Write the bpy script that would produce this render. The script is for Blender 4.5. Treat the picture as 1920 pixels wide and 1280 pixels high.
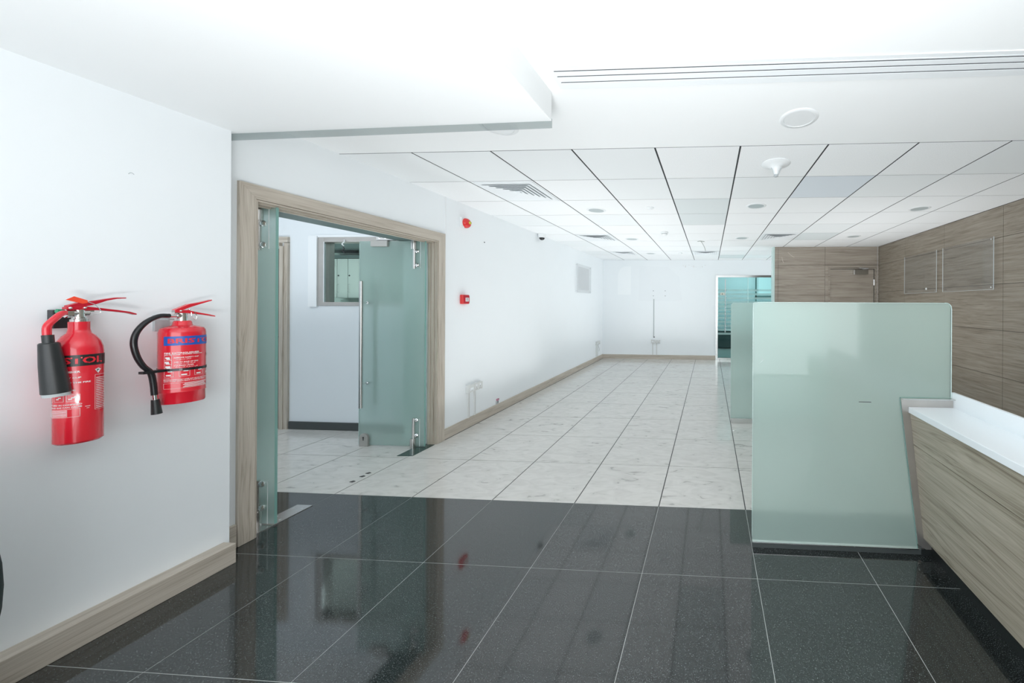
import bpy, bmesh, math, random
from mathutils import Vector, Matrix

random.seed(7)
for o in list(bpy.data.objects):
    bpy.data.objects.remove(o)
SC = bpy.context.scene
COL = SC.collection

# ------------------------------------------------------------------ camera
CAMZ = 1.434
cd = bpy.data.cameras.new('camera')
cam = bpy.data.objects.new('camera', cd)
COL.objects.link(cam)
cd.sensor_width = 36.0
cd.lens = 645.25 / 1920 * 36
cd.shift_x = -(1295.16 - 960) / 1920
cd.shift_y = (567.84 - 640) / 1920
cd.clip_start = 0.02
cam.matrix_world = (Matrix.Translation((0, 0, CAMZ)) @ Matrix.Rotation(0.0552, 4, 'Z')
                    @ Matrix.Rotation(math.pi / 2, 4, 'X') @ Matrix.Rotation(0.0052, 4, 'Z'))
SC.camera = cam

# ------------------------------------------------------------------ world, lights, exposure
W = bpy.data.worlds.new('world')
SC.world = W
W.use_nodes = True
bg = W.node_tree.nodes['Background']
bg.inputs['Color'].default_value = (0.90, 0.96, 1.0, 1)
bg.inputs['Strength'].default_value = 4.3


def area(name, loc, rot, size, power, color=(1, 1, 1), shape='RECTANGLE', sy=None, spread=None):
    l = bpy.data.lights.new(name, 'AREA')
    l.shape = shape
    l.size = size
    if sy:
        l.size_y = sy
    l.energy = power
    l.color = color
    if spread:
        l.spread = spread
    o = bpy.data.objects.new(name, l)
    o.location = loc
    o.rotation_euler = rot
    COL.objects.link(o)
    return o


PI = math.pi
# camera flash, then unseen fill lights added to brighten the rooms (all face upwards)
area('bounce_fill', (-0.2, -0.2, 0.75), (PI, 0, 0), 0.9, 86, (0.97, 0.99, 1.0), sy=0.8)
area('bounce_fill', (-1.3, 4.2, 0.15), (PI, 0, 0), 2.4, 27, (0.97, 0.99, 1.0), sy=2.6, spread=2.5)  # added fill under the nearer tiles, no fixture stands here
area('bounce_fill', (-1.0, 7.0, 0.15), (PI, 0, 0), 2.4, 22, (0.97, 0.99, 1.0), sy=2.4, spread=2.5)  # added fill towards the far wall
area('bounce_fill', (2.2, 5.0, 0.15), (PI, 0, 0), 1.4, 15, (0.97, 0.99, 1.0), sy=2.4, spread=2.0)  # added fill on the wood wall side
area('side_room_fill', (-4.4, 1.6, 0.5), (PI, 0, 0), 1.2, 44, (0.93, 0.97, 1.0), sy=1.2, spread=2.4)  # unseen fill added behind the glass doors
area('cabinet_room_fill', (-6.6, 5.0, 0.5), (PI, 0, 0), 1.2, 32, (0.97, 1.0, 0.98), sy=1.0, spread=2.4)  # unseen fill added behind the green window
area('far_office_fill', (1.2, 10.2, 0.8), (PI, 0, 0), 1.4, 36, (0.95, 1.0, 1.0), sy=1.2, spread=2.2)  # unseen fill added behind the teal glass

vs = SC.view_settings
vs.view_transform = 'Standard'
vs.look = 'None'
vs.gamma = 1.0
vs.use_curve_mapping = False
vs.exposure = 0.0
SC.display_settings.display_device = 'sRGB'
cy = SC.cycles
cy.use_denoising = True
cy.max_bounces = 14
cy.diffuse_bounces = 8
cy.glossy_bounces = 6
cy.transmission_bounces = 8
cy.transparent_max_bounces = 12
cy.sample_clamp_indirect = 6.0


# ------------------------------------------------------------------ materials
def srgb(r, g, b):
    f = lambda c: (c / 255 / 12.92) if c / 255 <= 0.04045 else ((c / 255 + 0.055) / 1.055) ** 2.4
    return (f(r), f(g), f(b), 1)


def new_mat(name):
    m = bpy.data.materials.new(name)
    m.use_nodes = True
    nt = m.node_tree
    p = nt.nodes['Principled BSDF']
    return m, nt, p


def noise_bump(nt, p, scale, strength, dist=0.002, coord='Object'):
    tc = nt.nodes.new('ShaderNodeTexCoord')
    n = nt.nodes.new('ShaderNodeTexNoise')
    n.inputs['Scale'].default_value = scale
    n.inputs['Detail'].default_value = 4
    b = nt.nodes.new('ShaderNodeBump')
    b.inputs['Strength'].default_value = strength
    b.inputs['Distance'].default_value = dist
    nt.links.new(tc.outputs[coord], n.inputs['Vector'])
    nt.links.new(n.outputs['Fac'], b.inputs['Height'])
    nt.links.new(b.outputs['Normal'], p.inputs['Normal'])
    return n


def plain(name, col, rough=0.5, metal=0.0, bump=0, bscale=200, var=0.04, spec=0.5, vscale=3, coat=0):
    m, nt, p = new_mat(name)
    tc = nt.nodes.new('ShaderNodeTexCoord')
    n = nt.nodes.new('ShaderNodeTexNoise')
    n.inputs['Scale'].default_value = vscale
    n.inputs['Detail'].default_value = 3
    r = nt.nodes.new('ShaderNodeMix')
    r.data_type = 'RGBA'
    c = col
    r.inputs[6].default_value = tuple(x * (1 - var) for x in c[:3]) + (1,)
    r.inputs[7].default_value = tuple(min(1, x * (1 + var)) for x in c[:3]) + (1,)
    nt.links.new(tc.outputs['Object'], n.inputs['Vector'])
    nt.links.new(n.outputs['Fac'], r.inputs[0])
    nt.links.new(r.outputs[2], p.inputs['Base Color'])
    p.inputs['Roughness'].default_value = rough
    p.inputs['Metallic'].default_value = metal
    p.inputs['Specular IOR Level'].default_value = spec
    p.inputs['Coat Weight'].default_value = coat
    p.inputs['Coat Roughness'].default_value = 0.04
    if bump:
        noise_bump(nt, p, bscale, bump)
    return m


WALL = plain('wall_paint', (0.85, 0.88, 0.90, 1), 0.55, bump=0.08, bscale=90, var=0.012, spec=0.3)
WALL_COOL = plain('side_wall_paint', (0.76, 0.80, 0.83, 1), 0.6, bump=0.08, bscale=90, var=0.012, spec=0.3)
PLASTER = plain('ceiling_paint', (0.89, 0.905, 0.91, 1), 0.6, bump=0.05, bscale=60, var=0.012, spec=0.3)
VOID = plain('ceiling_void', (0.03, 0.034, 0.036, 1), 0.9)
WHITE_PL = plain('white_plastic', (0.80, 0.82, 0.83, 1), 0.35, var=0.02)
WHITE_MT = plain('white_enamel', (0.82, 0.85, 0.87, 1), 0.4, var=0.02)
DIFF_GREY = plain('diffuser_grey', (0.45, 0.50, 0.51, 1), 0.4, var=0.03)
GREY_PL = plain('grey_plastic', (0.45, 0.48, 0.49, 1), 0.4, var=0.03)
BLACK_PL = plain('black_plastic', (0.018, 0.020, 0.021, 1), 0.35, var=0.2, bump=0.2, bscale=600)
BLACK_RUB = plain('black_rubber', (0.012, 0.013, 0.015, 1), 0.25, var=0.2)
BLACK_BOX = plain('black_metal', (0.02, 0.022, 0.024, 1), 0.3, var=0.2)
STEEL = plain('brushed_steel', (0.62, 0.61, 0.60, 1), 0.22, metal=1, var=0.08, bump=0.05, bscale=300)
CHROME = plain('chrome', (0.80, 0.80, 0.80, 1), 0.12, metal=1, var=0.03)
STEEL_W = plain('warm_steel_trim', (0.50, 0.475, 0.45, 1), 0.34, metal=0.85, var=0.15, vscale=8)
RED = plain('red_enamel', (0.66, 0.012, 0.028, 1), 0.22, var=0.05, coat=0.6)
RED_DK = plain('red_lever', (0.48, 0.006, 0.022, 1), 0.3, var=0.1)
RED_PL = plain('red_plastic', (0.70, 0.03, 0.03, 1), 0.3, var=0.05)
ORANGE = plain('orange_tag', (0.85, 0.07, 0.03, 1), 0.4, var=0.05)
GREENPL = plain('green_plastic', (0.01, 0.25, 0.12, 1), 0.4)
BLUE = plain('blue_print', (0.01, 0.09, 0.42, 1), 0.35)
BLACKPR = plain('black_print', (0.012, 0.012, 0.012, 1), 0.35)
REDPR = plain('red_print', (0.70, 0.015, 0.03, 1), 0.35)
WHITEPR = plain('white_print', (0.80, 0.80, 0.80, 1), 0.4)
YELLOWPR = plain('yellow_lens', (0.55, 0.50, 0.05, 1), 0.2)
COUNTER = plain('white_solid_surface', (0.84, 0.88, 0.91, 1), 0.28, var=0.01)
PLINTH = plain('black_plinth', (0.016, 0.019, 0.019, 1), 0.25, var=0.2)
GROUT_L = plain('light_grout', (0.42, 0.44, 0.43, 1), 0.8)
GROUT_D = plain('dark_grout', (0.045, 0.05, 0.05, 1), 0.8)
SKIRT_D = plain('dark_skirting', (0.05, 0.058, 0.058, 1), 0.4, var=0.1, vscale=20)
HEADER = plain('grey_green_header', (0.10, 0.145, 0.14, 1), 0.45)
CAB = plain('pale_cabinet', (0.60, 0.65, 0.63, 1), 0.45, var=0.02)
BROWN = plain('brown_door', (0.13, 0.10, 0.085, 1), 0.5, var=0.15)
DKGREEN = plain('dark_green_glaze', (0.008, 0.022, 0.022, 1), 0.6, var=0.3, spec=0.1)
CORD = plain('pale_cord', (0.45, 0.47, 0.45, 1), 0.6)
SCRAP = plain('dark_scrap', (0.05, 0.05, 0.05, 1), 0.7)


def wood_mat(name, axis, base, dark, light, tight=1.0, rough=0.42, fig=1.0, rnd=0.0):
    """straight-grained greige laminate; grain runs along `axis` ('X','Y','Z')"""
    m, nt, p = new_mat(name)
    N, L = nt.nodes, nt.links
    tc = N.new('ShaderNodeTexCoord')
    mp = N.new('ShaderNodeMapping')
    s = {'X': (0.55, 13, 13), 'Y': (13, 0.55, 13), 'Z': (13, 13, 0.55)}[axis]
    s2 = {'X': (0.9, 60, 60), 'Y': (60, 0.9, 60), 'Z': (60, 60, 0.9)}[axis]
    s3 = {'X': (0.7, 4, 4), 'Y': (4, 0.7, 4), 'Z': (4, 4, 0.7)}[axis]
    src = tc.outputs['Object']
    if rnd:
        oi = N.new('ShaderNodeObjectInfo')
        ad = N.new('ShaderNodeVectorMath')
        ad.operation = 'MULTIPLY_ADD'
        ad.inputs[1].default_value = (rnd, rnd, rnd)
        L.new(oi.outputs['Random'], ad.inputs[0])
        L.new(tc.outputs['Object'], ad.inputs[2])
        src = ad.outputs[0]
    # warp, so that the grain swings in long cathedral figures
    wn = N.new('ShaderNodeTexNoise')
    wn.inputs['Scale'].default_value = 1.0
    wn.inputs['Detail'].default_value = 2
    wmp = N.new('ShaderNodeMapping')
    wmp.inputs['Scale'].default_value = s3
    L.new(src, wmp.inputs['Vector'])
    L.new(wmp.outputs[0], wn.inputs['Vector'])
    wa = N.new('ShaderNodeVectorMath')
    wa.operation = 'MULTIPLY_ADD'
    wa.inputs[1].default_value = (0.10 * fig,) * 3
    L.new(wn.outputs['Color'], wa.inputs[0])
    L.new(src, wa.inputs[2])
    mp.inputs['Scale'].default_value = tuple(v * tight for v in s)
    L.new(wa.outputs[0], mp.inputs['Vector'])
    n1 = N.new('ShaderNodeTexNoise')
    n1.inputs['Scale'].default_value = 1.6
    n1.inputs['Detail'].default_value = 5
    n1.inputs['Roughness'].default_value = 0.6
    L.new(mp.outputs[0], n1.inputs['Vector'])
    mp2 = N.new('ShaderNodeMapping')
    mp2.inputs['Scale'].default_value = tuple(v * tight for v in s2)
    L.new(wa.outputs[0], mp2.inputs['Vector'])
    n2 = N.new('ShaderNodeTexNoise')
    n2.inputs['Scale'].default_value = 2.2
    n2.inputs['Detail'].default_value = 3
    L.new(mp2.outputs[0], n2.inputs['Vector'])
    ad2 = N.new('ShaderNodeMath')
    ad2.operation = 'MULTIPLY_ADD'
    ad2.inputs[1].default_value = 0.45
    L.new(n2.outputs['Fac'], ad2.inputs[0])
    ml = N.new('ShaderNodeMath')
    ml.operation = 'MULTIPLY'
    ml.inputs[1].default_value = 0.55
    L.new(n1.outputs['Fac'], ml.inputs[0])
    L.new(ml.outputs[0], ad2.inputs[2])
    cr = N.new('ShaderNodeValToRGB')
    e = cr.color_ramp.elements
    e[0].position = 0.36
    e[0].color = dark
    e[1].position = 0.62
    e[1].color = light
    k = e.new(0.47)
    k.color = base
    L.new(ad2.outputs[0], cr.inputs['Fac'])
    L.new(cr.outputs['Color'], p.inputs['Base Color'])
    p.inputs['Roughness'].default_value = rough
    b = N.new('ShaderNodeBump')
    b.inputs['Strength'].default_value = 0.15
    b.inputs['Distance'].default_value = 0.001
    L.new(ad2.outputs[0], b.inputs['Height'])
    L.new(b.outputs['Normal'], p.inputs['Normal'])
    return m


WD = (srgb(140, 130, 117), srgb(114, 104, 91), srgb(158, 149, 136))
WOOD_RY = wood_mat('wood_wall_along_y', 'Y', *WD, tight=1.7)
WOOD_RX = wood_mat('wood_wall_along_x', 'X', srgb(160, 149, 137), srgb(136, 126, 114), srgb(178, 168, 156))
WL = (srgb(184, 174, 161), srgb(160, 149, 135), srgb(198, 189, 177))
WOOD_CY = wood_mat('wood_light_along_y', 'Y', *WL, tight=1.5)
WOOD_CZ = wood_mat('wood_light_along_z', 'Z', *WL, tight=1.5)
WOOD_CX = wood_mat('wood_light_along_x', 'X', *WL, tight=1.5)
WOOD_CT = wood_mat('wood_counter', 'Y', srgb(165, 156, 139), srgb(122, 112, 96), srgb(186, 178, 162), fig=2.0)


def granite():
    m, nt, p = new_mat('black_granite')
    N, L = nt.nodes, nt.links
    tc = N.new('ShaderNodeTexCoord')
    oi = N.new('ShaderNodeObjectInfo')
    ad = N.new('ShaderNodeVectorMath')
    ad.operation = 'MULTIPLY_ADD'
    ad.inputs[1].default_value = (31, 17, 5)
    L.new(oi.outputs['Random'], ad.inputs[0])
    L.new(tc.outputs['Object'], ad.inputs[2])
    n = N.new('ShaderNodeTexNoise')
    n.inputs['Scale'].default_value = 260
    n.inputs['Detail'].default_value = 2
    L.new(ad.outputs[0], n.inputs['Vector'])
    cr = N.new('ShaderNodeValToRGB')
    e = cr.color_ramp.elements
    e[0].position = 0.45
    e[0].color = (0.013, 0.016, 0.016, 1)
    e[1].position = 0.78
    e[1].color = (0.20, 0.22, 0.22, 1)
    k = e.new(0.60)
    k.color = (0.028, 0.034, 0.034, 1)
    L.new(n.outputs['Fac'], cr.inputs['Fac'])
    L.new(cr.outputs['Color'], p.inputs['Base Color'])
    p.inputs['Roughness'].default_value = 0.06
    p.inputs['IOR'].default_value = 1.80
    return m


def marble():
    m, nt, p = new_mat('pale_marble_tile')
    N, L = nt.nodes, nt.links
    tc = N.new('ShaderNodeTexCoord')
    oi = N.new('ShaderNodeObjectInfo')
    ad = N.new('ShaderNodeVectorMath')
    ad.operation = 'MULTIPLY_ADD'
    ad.inputs[1].default_value = (31, 17, 5)
    L.new(oi.outputs['Random'], ad.inputs[0])
    L.new(tc.outputs['Object'], ad.inputs[2])
    mp = N.new('ShaderNodeMapping')
    mp.inputs['Rotation'].default_value = (0, 0, 1.05)
    mp.inputs['Scale'].default_value = (3.2, 8, 3)
    L.new(ad.outputs[0], mp.inputs['Vector'])
    n = N.new('ShaderNodeTexNoise')
    n.inputs['Scale'].default_value = 1.7
    n.inputs['Detail'].default_value = 5
    n.inputs['Distortion'].default_value = 1.6
    L.new(mp.outputs[0], n.inputs['Vector'])
    cr = N.new('ShaderNodeValToRGB')
    e = cr.color_ramp.elements
    e[0].position = 0.30
    e[0].color = srgb(168, 166, 162)
    e[1].position = 0.62
    e[1].color = srgb(208, 206, 202)
    k = e.new(0.345)
    k.color = srgb(197, 195, 191)
    L.new(n.outputs['Fac'], cr.inputs['Fac'])
    L.new(cr.outputs['Color'], p.inputs['Base Color'])
    p.inputs['Roughness'].default_value = 0.10
    p.inputs['IOR'].default_value = 1.5
    return m


def ceil_tile_mat(name, col, speck):
    m, nt, p = new_mat(name)
    N, L = nt.nodes, nt.links
    tc = N.new('ShaderNodeTexCoord')
    n = N.new('ShaderNodeTexNoise')
    n.inputs['Scale'].default_value = 170
    n.inputs['Detail'].default_value = 3
    L.new(tc.outputs['Object'], n.inputs['Vector'])
    cr = N.new('ShaderNodeValToRGB')
    e = cr.color_ramp.elements
    e[0].position = 0.35
    e[0].color = tuple(c * (1 - speck) for c in col[:3]) + (1,)
    e[1].position = 0.6
    e[1].color = col
    L.new(n.outputs['Fac'], cr.inputs['Fac'])
    L.new(cr.outputs['Color'], p.inputs['Base Color'])
    p.inputs['Roughness'].default_value = 0.9
    b = N.new('ShaderNodeBump')
    b.inputs['Strength'].default_value = 0.5 * (speck * 8)
    b.inputs['Distance'].default_value = 0.001
    L.new(n.outputs['Fac'], b.inputs['Height'])
    L.new(b.outputs['Normal'], p.inputs['Normal'])
    return m


TILE_A = ceil_tile_mat('mineral_tile', (0.89, 0.905, 0.915, 1), 0.08)
TILE_B = ceil_tile_mat('gypsum_tile_grey', (0.70, 0.745, 0.755, 1), 0.02)
TILE_C = ceil_tile_mat('gypsum_tile', (0.82, 0.845, 0.855, 1), 0.02)
TILE_D = ceil_tile_mat('gypsum_tile_blue', (0.70, 0.75, 0.80, 1), 0.01)
GRANITE = granite()
MARBLE = marble()


def frosted(name, tint, rough, diff, trans=0.75):
    m, nt, p = new_mat(name)
    N, L = nt.nodes, nt.links
    p.inputs['Base Color'].default_value = tint
    p.inputs['Roughness'].default_value = rough
    p.inputs['Transmission Weight'].default_value = 1.0
    p.inputs['IOR'].default_value = 1.3
    p.inputs['Coat Weight'].default_value = 1.0
    p.inputs['Coat Roughness'].default_value = 0.03
    t = N.new('ShaderNodeBsdfTranslucent')
    t.inputs['Color'].default_value = diff
    d = N.new('ShaderNodeBsdfDiffuse')
    d.inputs['Color'].default_value = diff
    md = N.new('ShaderNodeMixShader')
    md.inputs[0].default_value = 0.5
    L.new(t.outputs[0], md.inputs[1])
    L.new(d.outputs[0], md.inputs[2])
    mx = N.new('ShaderNodeMixShader')
    mx.inputs[0].default_value = 1 - trans
    L.new(p.outputs[0], mx.inputs[1])
    L.new(md.outputs[0], mx.inputs[2])
    out = N['Material Output']
    L.new(mx.outputs[0], out.inputs['Surface'])
    return m


def clear(name, tint, refl=1.0, fog=0.0, fogcol=(0.8, 0.9, 0.88, 1)):
    """thin clear sheet: tinted see-through plus mirror reflection by angle"""
    m, nt, p = new_mat(name)
    N, L = nt.nodes, nt.links
    N.remove(p)
    tr = N.new('ShaderNodeBsdfTransparent')
    tr.inputs['Color'].default_value = tint
    gl = N.new('ShaderNodeBsdfGlossy')
    gl.inputs['Roughness'].default_value = 0.02
    fr = N.new('ShaderNodeFresnel')
    fr.inputs['IOR'].default_value = 1.45
    mu = N.new('ShaderNodeMath')
    mu.operation = 'MULTIPLY'
    mu.inputs[1].default_value = refl
    L.new(fr.outputs[0], mu.inputs[0])
    mx = N.new('ShaderNodeMixShader')
    ge = N.new('ShaderNodeNewGeometry')
    inv = N.new('ShaderNodeMath')
    inv.operation = 'SUBTRACT'
    inv.inputs[0].default_value = 1.0
    L.new(ge.outputs['Backfacing'], inv.inputs[1])
    mu2 = N.new('ShaderNodeMath')
    mu2.operation = 'MULTIPLY'
    L.new(mu.outputs[0], mu2.inputs[0])
    L.new(inv.outputs[0], mu2.inputs[1])
    L.new(mu2.outputs[0], mx.inputs[0])
    L.new(tr.outputs[0], mx.inputs[1])
    L.new(gl.outputs[0], mx.inputs[2])
    last = mx
    if fog:
        d = N.new('ShaderNodeBsdfDiffuse')
        d.inputs['Color'].default_value = fogcol
        m2 = N.new('ShaderNodeMixShader')
        m2.inputs[0].default_value = fog
        L.new(mx.outputs[0], m2.inputs[1])
        L.new(d.outputs[0], m2.inputs[2])
        last = m2
    L.new(last.outputs[0], N['Material Output'].inputs['Surface'])
    return m


FROST_P = frosted('frosted_partition_glass', (0.87, 0.96, 0.93, 1), 0.28, (0.64, 0.78, 0.73, 1), 0.62)
FROST_D = frosted('frosted_door_glass', (0.82, 0.94, 0.91, 1), 0.27, (0.60, 0.75, 0.71, 1), 0.64)
ACRYLIC = clear('clear_acrylic', (0.96, 0.96, 0.96, 1), 0.8, 0.03, (0.75, 0.78, 0.8, 1))
ACRYL_EDGE = plain('acrylic_edge', (0.62, 0.67, 0.69, 1), 0.2)
GREEN_GL = clear('green_window_glass', (0.80, 0.88, 0.86, 1), 0.6)
TEAL_GL = clear('teal_office_glass', (0.66, 0.84, 0.84, 1), 0.5)
SMOKE_GL = clear('smoked_strip_glass', (0.75, 0.78, 0.78, 1), 0.2)
STRIPE = clear('frosted_film', (0.72, 0.84, 0.83, 1), 0.3, 0.35, (0.62, 0.80, 0.78, 1))
GL_EDGE = plain('glass_edge', (0.20, 0.38, 0.34, 1), 0.15)
GL_EDGE_L = plain('glass_edge_bright', (0.62, 0.78, 0.75, 1), 0.15)


# ------------------------------------------------------------------ mesh helpers
class B:
    def __init__(self):
        self.bm = bmesh.new()

    def box(self, x0, x1, y0, y1, z0, z1, bev=0.0):
        g = bmesh.ops.create_cube(self.bm, size=1)
        vs_ = g['verts']
        bmesh.ops.scale(self.bm, vec=(abs(x1 - x0), abs(y1 - y0), abs(z1 - z0)), verts=vs_)
        bmesh.ops.translate(self.bm, vec=((x0 + x1) / 2, (y0 + y1) / 2, (z0 + z1) / 2), verts=vs_)
        if bev:
            es = list({e for v in vs_ for e in v.link_edges})
            bmesh.ops.bevel(self.bm, geom=es, offset=bev, segments=2, affect='EDGES', profile=0.5)
        return self

    def cyl(self, p0, p1, r, r2=None, seg=24, cap=True):
        p0, p1 = Vector(p0), Vector(p1)
        d = p1 - p0
        g = bmesh.ops.create_cone(self.bm, cap_ends=cap, segments=seg, radius1=r,
                                  radius2=r if r2 is None else r2, depth=d.length)
        q = d.to_track_quat('Z', 'Y').to_matrix().to_4x4()
        bmesh.ops.transform(self.bm, matrix=Matrix.Translation((p0 + p1) / 2) @ q, verts=g['verts'])
        return self

    def lathe(self, prof, origin, axis='Z', seg=36, sx=1.0):
        """prof: [(r, h)...] turned about `axis` through origin"""
        ax = {'Z': Matrix.Identity(4), 'X': Matrix.Rotation(PI / 2, 4, 'Y'),
              '-X': Matrix.Rotation(-PI / 2, 4, 'Y'), '-Y': Matrix.Rotation(PI / 2, 4, 'X'),
              '-Z': Matrix.Rotation(PI, 4, 'X')}.get(axis) if isinstance(axis, str) else axis
        M = Matrix.Translation(origin) @ ax
        rings = []
        for r, h in prof:
            if r < 1e-6:
                rings.append([self.bm.verts.new(M @ Vector((0, 0, h)))])
            else:
                rings.append([self.bm.verts.new(M @ Vector((r * math.cos(2 * PI * i / seg) * sx,
                                                            r * math.sin(2 * PI * i / seg), h)))
                              for i in range(seg)])
        for a, b in zip(rings, rings[1:]):
            for i in range(seg):
                j = (i + 1) % seg
                if len(a) == 1 and len(b) == 1:
                    continue
                if len(a) == 1:
                    self.bm.faces.new((a[0], b[i], b[j]))
                elif len(b) == 1:
                    self.bm.faces.new((a[i], a[j], b[0]))
                else:
                    self.bm.faces.new((a[i], a[j], b[j], b[i]))
        for rg in (rings[0], rings[-1]):
            if len(rg) > 2:
                self.bm.faces.new(rg)
        return self

    def tube(self, pts, r, seg=12, smooth=6):
        pts = [Vector(p) for p in pts]
        if smooth and len(pts) > 2:
            out = []
            P = [2 * pts[0] - pts[1]] + pts + [2 * pts[-1] - pts[-2]]
            for i in range(1, len(P) - 2):
                for k in range(smooth):
                    t = k / smooth
                    a, b, c, d = P[i - 1], P[i], P[i + 1], P[i + 2]
                    out.append(0.5 * ((2 * b) + (c - a) * t + (2 * a - 5 * b + 4 * c - d) * t * t
                                      + (3 * b - a - 3 * c + d) * t ** 3))
            out.append(pts[-1])
            pts = out
        n = len(pts)
        up = None
        rings = []
        for i, p in enumerate(pts):
            t = (pts[min(i + 1, n - 1)] - pts[max(i - 1, 0)]).normalized()
            if up is None:
                up = t.orthogonal().normalized()
            else:
                up = (up - t * up.dot(t)).normalized()
            s = t.cross(up)
            rr = r[min(i * len(r) // n, len(r) - 1)] if isinstance(r, (list, tuple)) else r
            rings.append([self.bm.verts.new(p + (up * math.cos(2 * PI * k / seg) + s * math.sin(2 * PI * k / seg)) * rr)
                          for k in range(seg)])
        for a, b in zip(rings, rings[1:]):
            for k in range(seg):
                j = (k + 1) % seg
                self.bm.faces.new((a[k], a[j], b[j], b[k]))
        self.bm.faces.new(rings[0])
        self.bm.faces.new(rings[-1])
        return self

    def prism(self, poly, axis, a0, a1):
        """poly: 2-D outline; axis 'X' -> (y,z), 'Y' -> (x,z), 'Z' -> (x,y); extruded a0..a1"""
        def P(p, a):
            return {'X': (a, p[0], p[1]), 'Y': (p[0], a, p[1]), 'Z': (p[0], p[1], a)}[axis]
        A = [self.bm.verts.new(P(p, a0)) for p in poly]
        C = [self.bm.verts.new(P(p, a1)) for p in poly]
        n = len(poly)
        self.bm.faces.new(A)
        self.bm.faces.new(C)
        for i in range(n):
            j = (i + 1) % n
            self.bm.faces.new((A[i], A[j], C[j], C[i]))
        return self

    def sphere(self, c, r, u=20, v=12):
        g = bmesh.ops.create_uvsphere(self.bm, u_segments=u, v_segments=v, radius=r)
        bmesh.ops.translate(self.bm, vec=c, verts=g['verts'])
        return self

    def frame(self, x0, x1, y0, y1, z0, z1, w):
        """rectangular ring lying in XY"""
        self.box(x0, x1, y0, y0 + w, z0, z1)
        self.box(x0, x1, y1 - w, y1, z0, z1)
        self.box(x0, x0 + w, y0 + w, y1 - w, z0, z1)
        self.box(x1 - w, x1, y0 + w, y1 - w, z0, z1)
        return self


def wloc(o):
    v = Vector((0, 0, 0))
    while o is not None:
        v += o.location
        o = o.parent
    return v


def build(name, b, mat, parent=None, smooth=None, label=None, loc=None, kind=None, bevel=0):
    """one mesh object; geometry given in world coordinates, stored relative to the object's own origin"""
    bm = b.bm
    base = wloc(parent) if parent is not None else Vector((0, 0, 0))
    org = Vector(loc) if loc is not None else base
    bmesh.ops.recalc_face_normals(bm, faces=bm.faces)
    bmesh.ops.translate(bm, vec=-org, verts=bm.verts)
    me = bpy.data.meshes.new(name)
    bm.to_mesh(me)
    bm.free()
    mats = mat if isinstance(mat, (list, tuple)) else [mat]
    for m in mats:
        me.materials.append(m)
    o = bpy.data.objects.new(name, me)
    COL.objects.link(o)
    if parent is not None:
        o.parent = parent
        o.location = org - base
    else:
        o.location = org
    if smooth is not None:
        for f in me.polygons:
            f.use_smooth = True
        me.set_sharp_from_angle(angle=math.radians(smooth))
    if bevel:
        md = o.modifiers.new('bevel', 'BEVEL')
        md.width = bevel
        md.segments = 2
        md.limit_method = 'ANGLE'
    if label:
        o['label'] = label
    if kind:
        o['kind'] = kind
    return o


def thing(name, loc, label, cat, group=None):
    o = bpy.data.objects.new(name, None)
    o.empty_display_size = 0.05
    o.location = loc
    COL.objects.link(o)
    o['label'] = label
    o['category'] = cat
    if group:
        o['group'] = group
    return o


def tag(o, label, cat, group=None):
    o['label'] = label
    o['category'] = cat
    if group:
        o['group'] = group
    return o


def kids(o):
    return [c for c in bpy.data.objects if c.parent == o]


def dup(o, loc, label=None, parent=None):
    c = o.copy()
    COL.objects.link(c)
    c.parent = parent
    if parent is None:
        c.location = loc
        if label:
            c['label'] = label
    for k in kids(o):
        dup(k, None, None, c)
    return c


def text2d(body, height, width=None, bold=0.0, align='CENTER'):
    """outline of a line of lettering: verts (2-D) and faces, centred on 0,0"""
    cu = bpy.data.curves.new('lettering', 'FONT')
    cu.body = body
    cu.size = 1
    cu.offset = bold
    cu.resolution_u = 2
    cu.fill_mode = 'FRONT'
    ob = bpy.data.objects.new('lettering', cu)
    COL.objects.link(ob)
    dg = bpy.context.evaluated_depsgraph_get()
    me = bpy.data.meshes.new_from_object(ob.evaluated_get(dg))
    V = [v.co.copy() for v in me.vertices]
    F = [tuple(p.vertices) for p in me.polygons]
    bpy.data.objects.remove(ob)
    bpy.data.curves.remove(cu)
    bpy.data.meshes.remove(me)
    if not V:
        return [], []
    x0, x1 = min(v.x for v in V), max(v.x for v in V)
    y0, y1 = min(v.y for v in V), max(v.y for v in V)
    s = height / max(1e-6, (y1 - y0))
    w = width if width else (x1 - x0) * s
    sx = w / (x1 - x0)
    return [((v.x - x0) * sx - w / 2, (v.y - y0) * s - height / 2) for v in V], F


def put_faces(b, V, F, fn):
    vs_ = [b.bm.verts.new(fn(*v)) for v in V]
    for f in F:
        try:
            b.bm.faces.new([vs_[i] for i in f])
        except ValueError:
            pass
    return b


def on_cyl(cx, cyy, R, phi0, z0):
    return lambda u, v: (cx + R * math.cos(phi0 + u / R), cyy + R * math.sin(phi0 + u / R), z0 + v)


def patch(b, fn, u0, u1, v0, v1, n=16):
    """rectangular print patch bent by fn"""
    lo = [b.bm.verts.new(fn(u0 + (u1 - u0) * i / n, v0)) for i in range(n + 1)]
    hi = [b.bm.verts.new(fn(u0 + (u1 - u0) * i / n, v1)) for i in range(n + 1)]
    for i in range(n):
        b.bm.faces.new((lo[i], lo[i + 1], hi[i + 1], hi[i]))
    return b


def outline(b, fn, u0, u1, v0, v1, t=0.0008, n=8):
    patch(b, fn, u0, u1, v0, v0 + t, n)
    patch(b, fn, u0, u1, v1 - t, v1, n)
    patch(b, fn, u0, u0 + t, v0, v1, 1)
    patch(b, fn, u1 - t, u1, v0, v1, 1)
    return b


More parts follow.
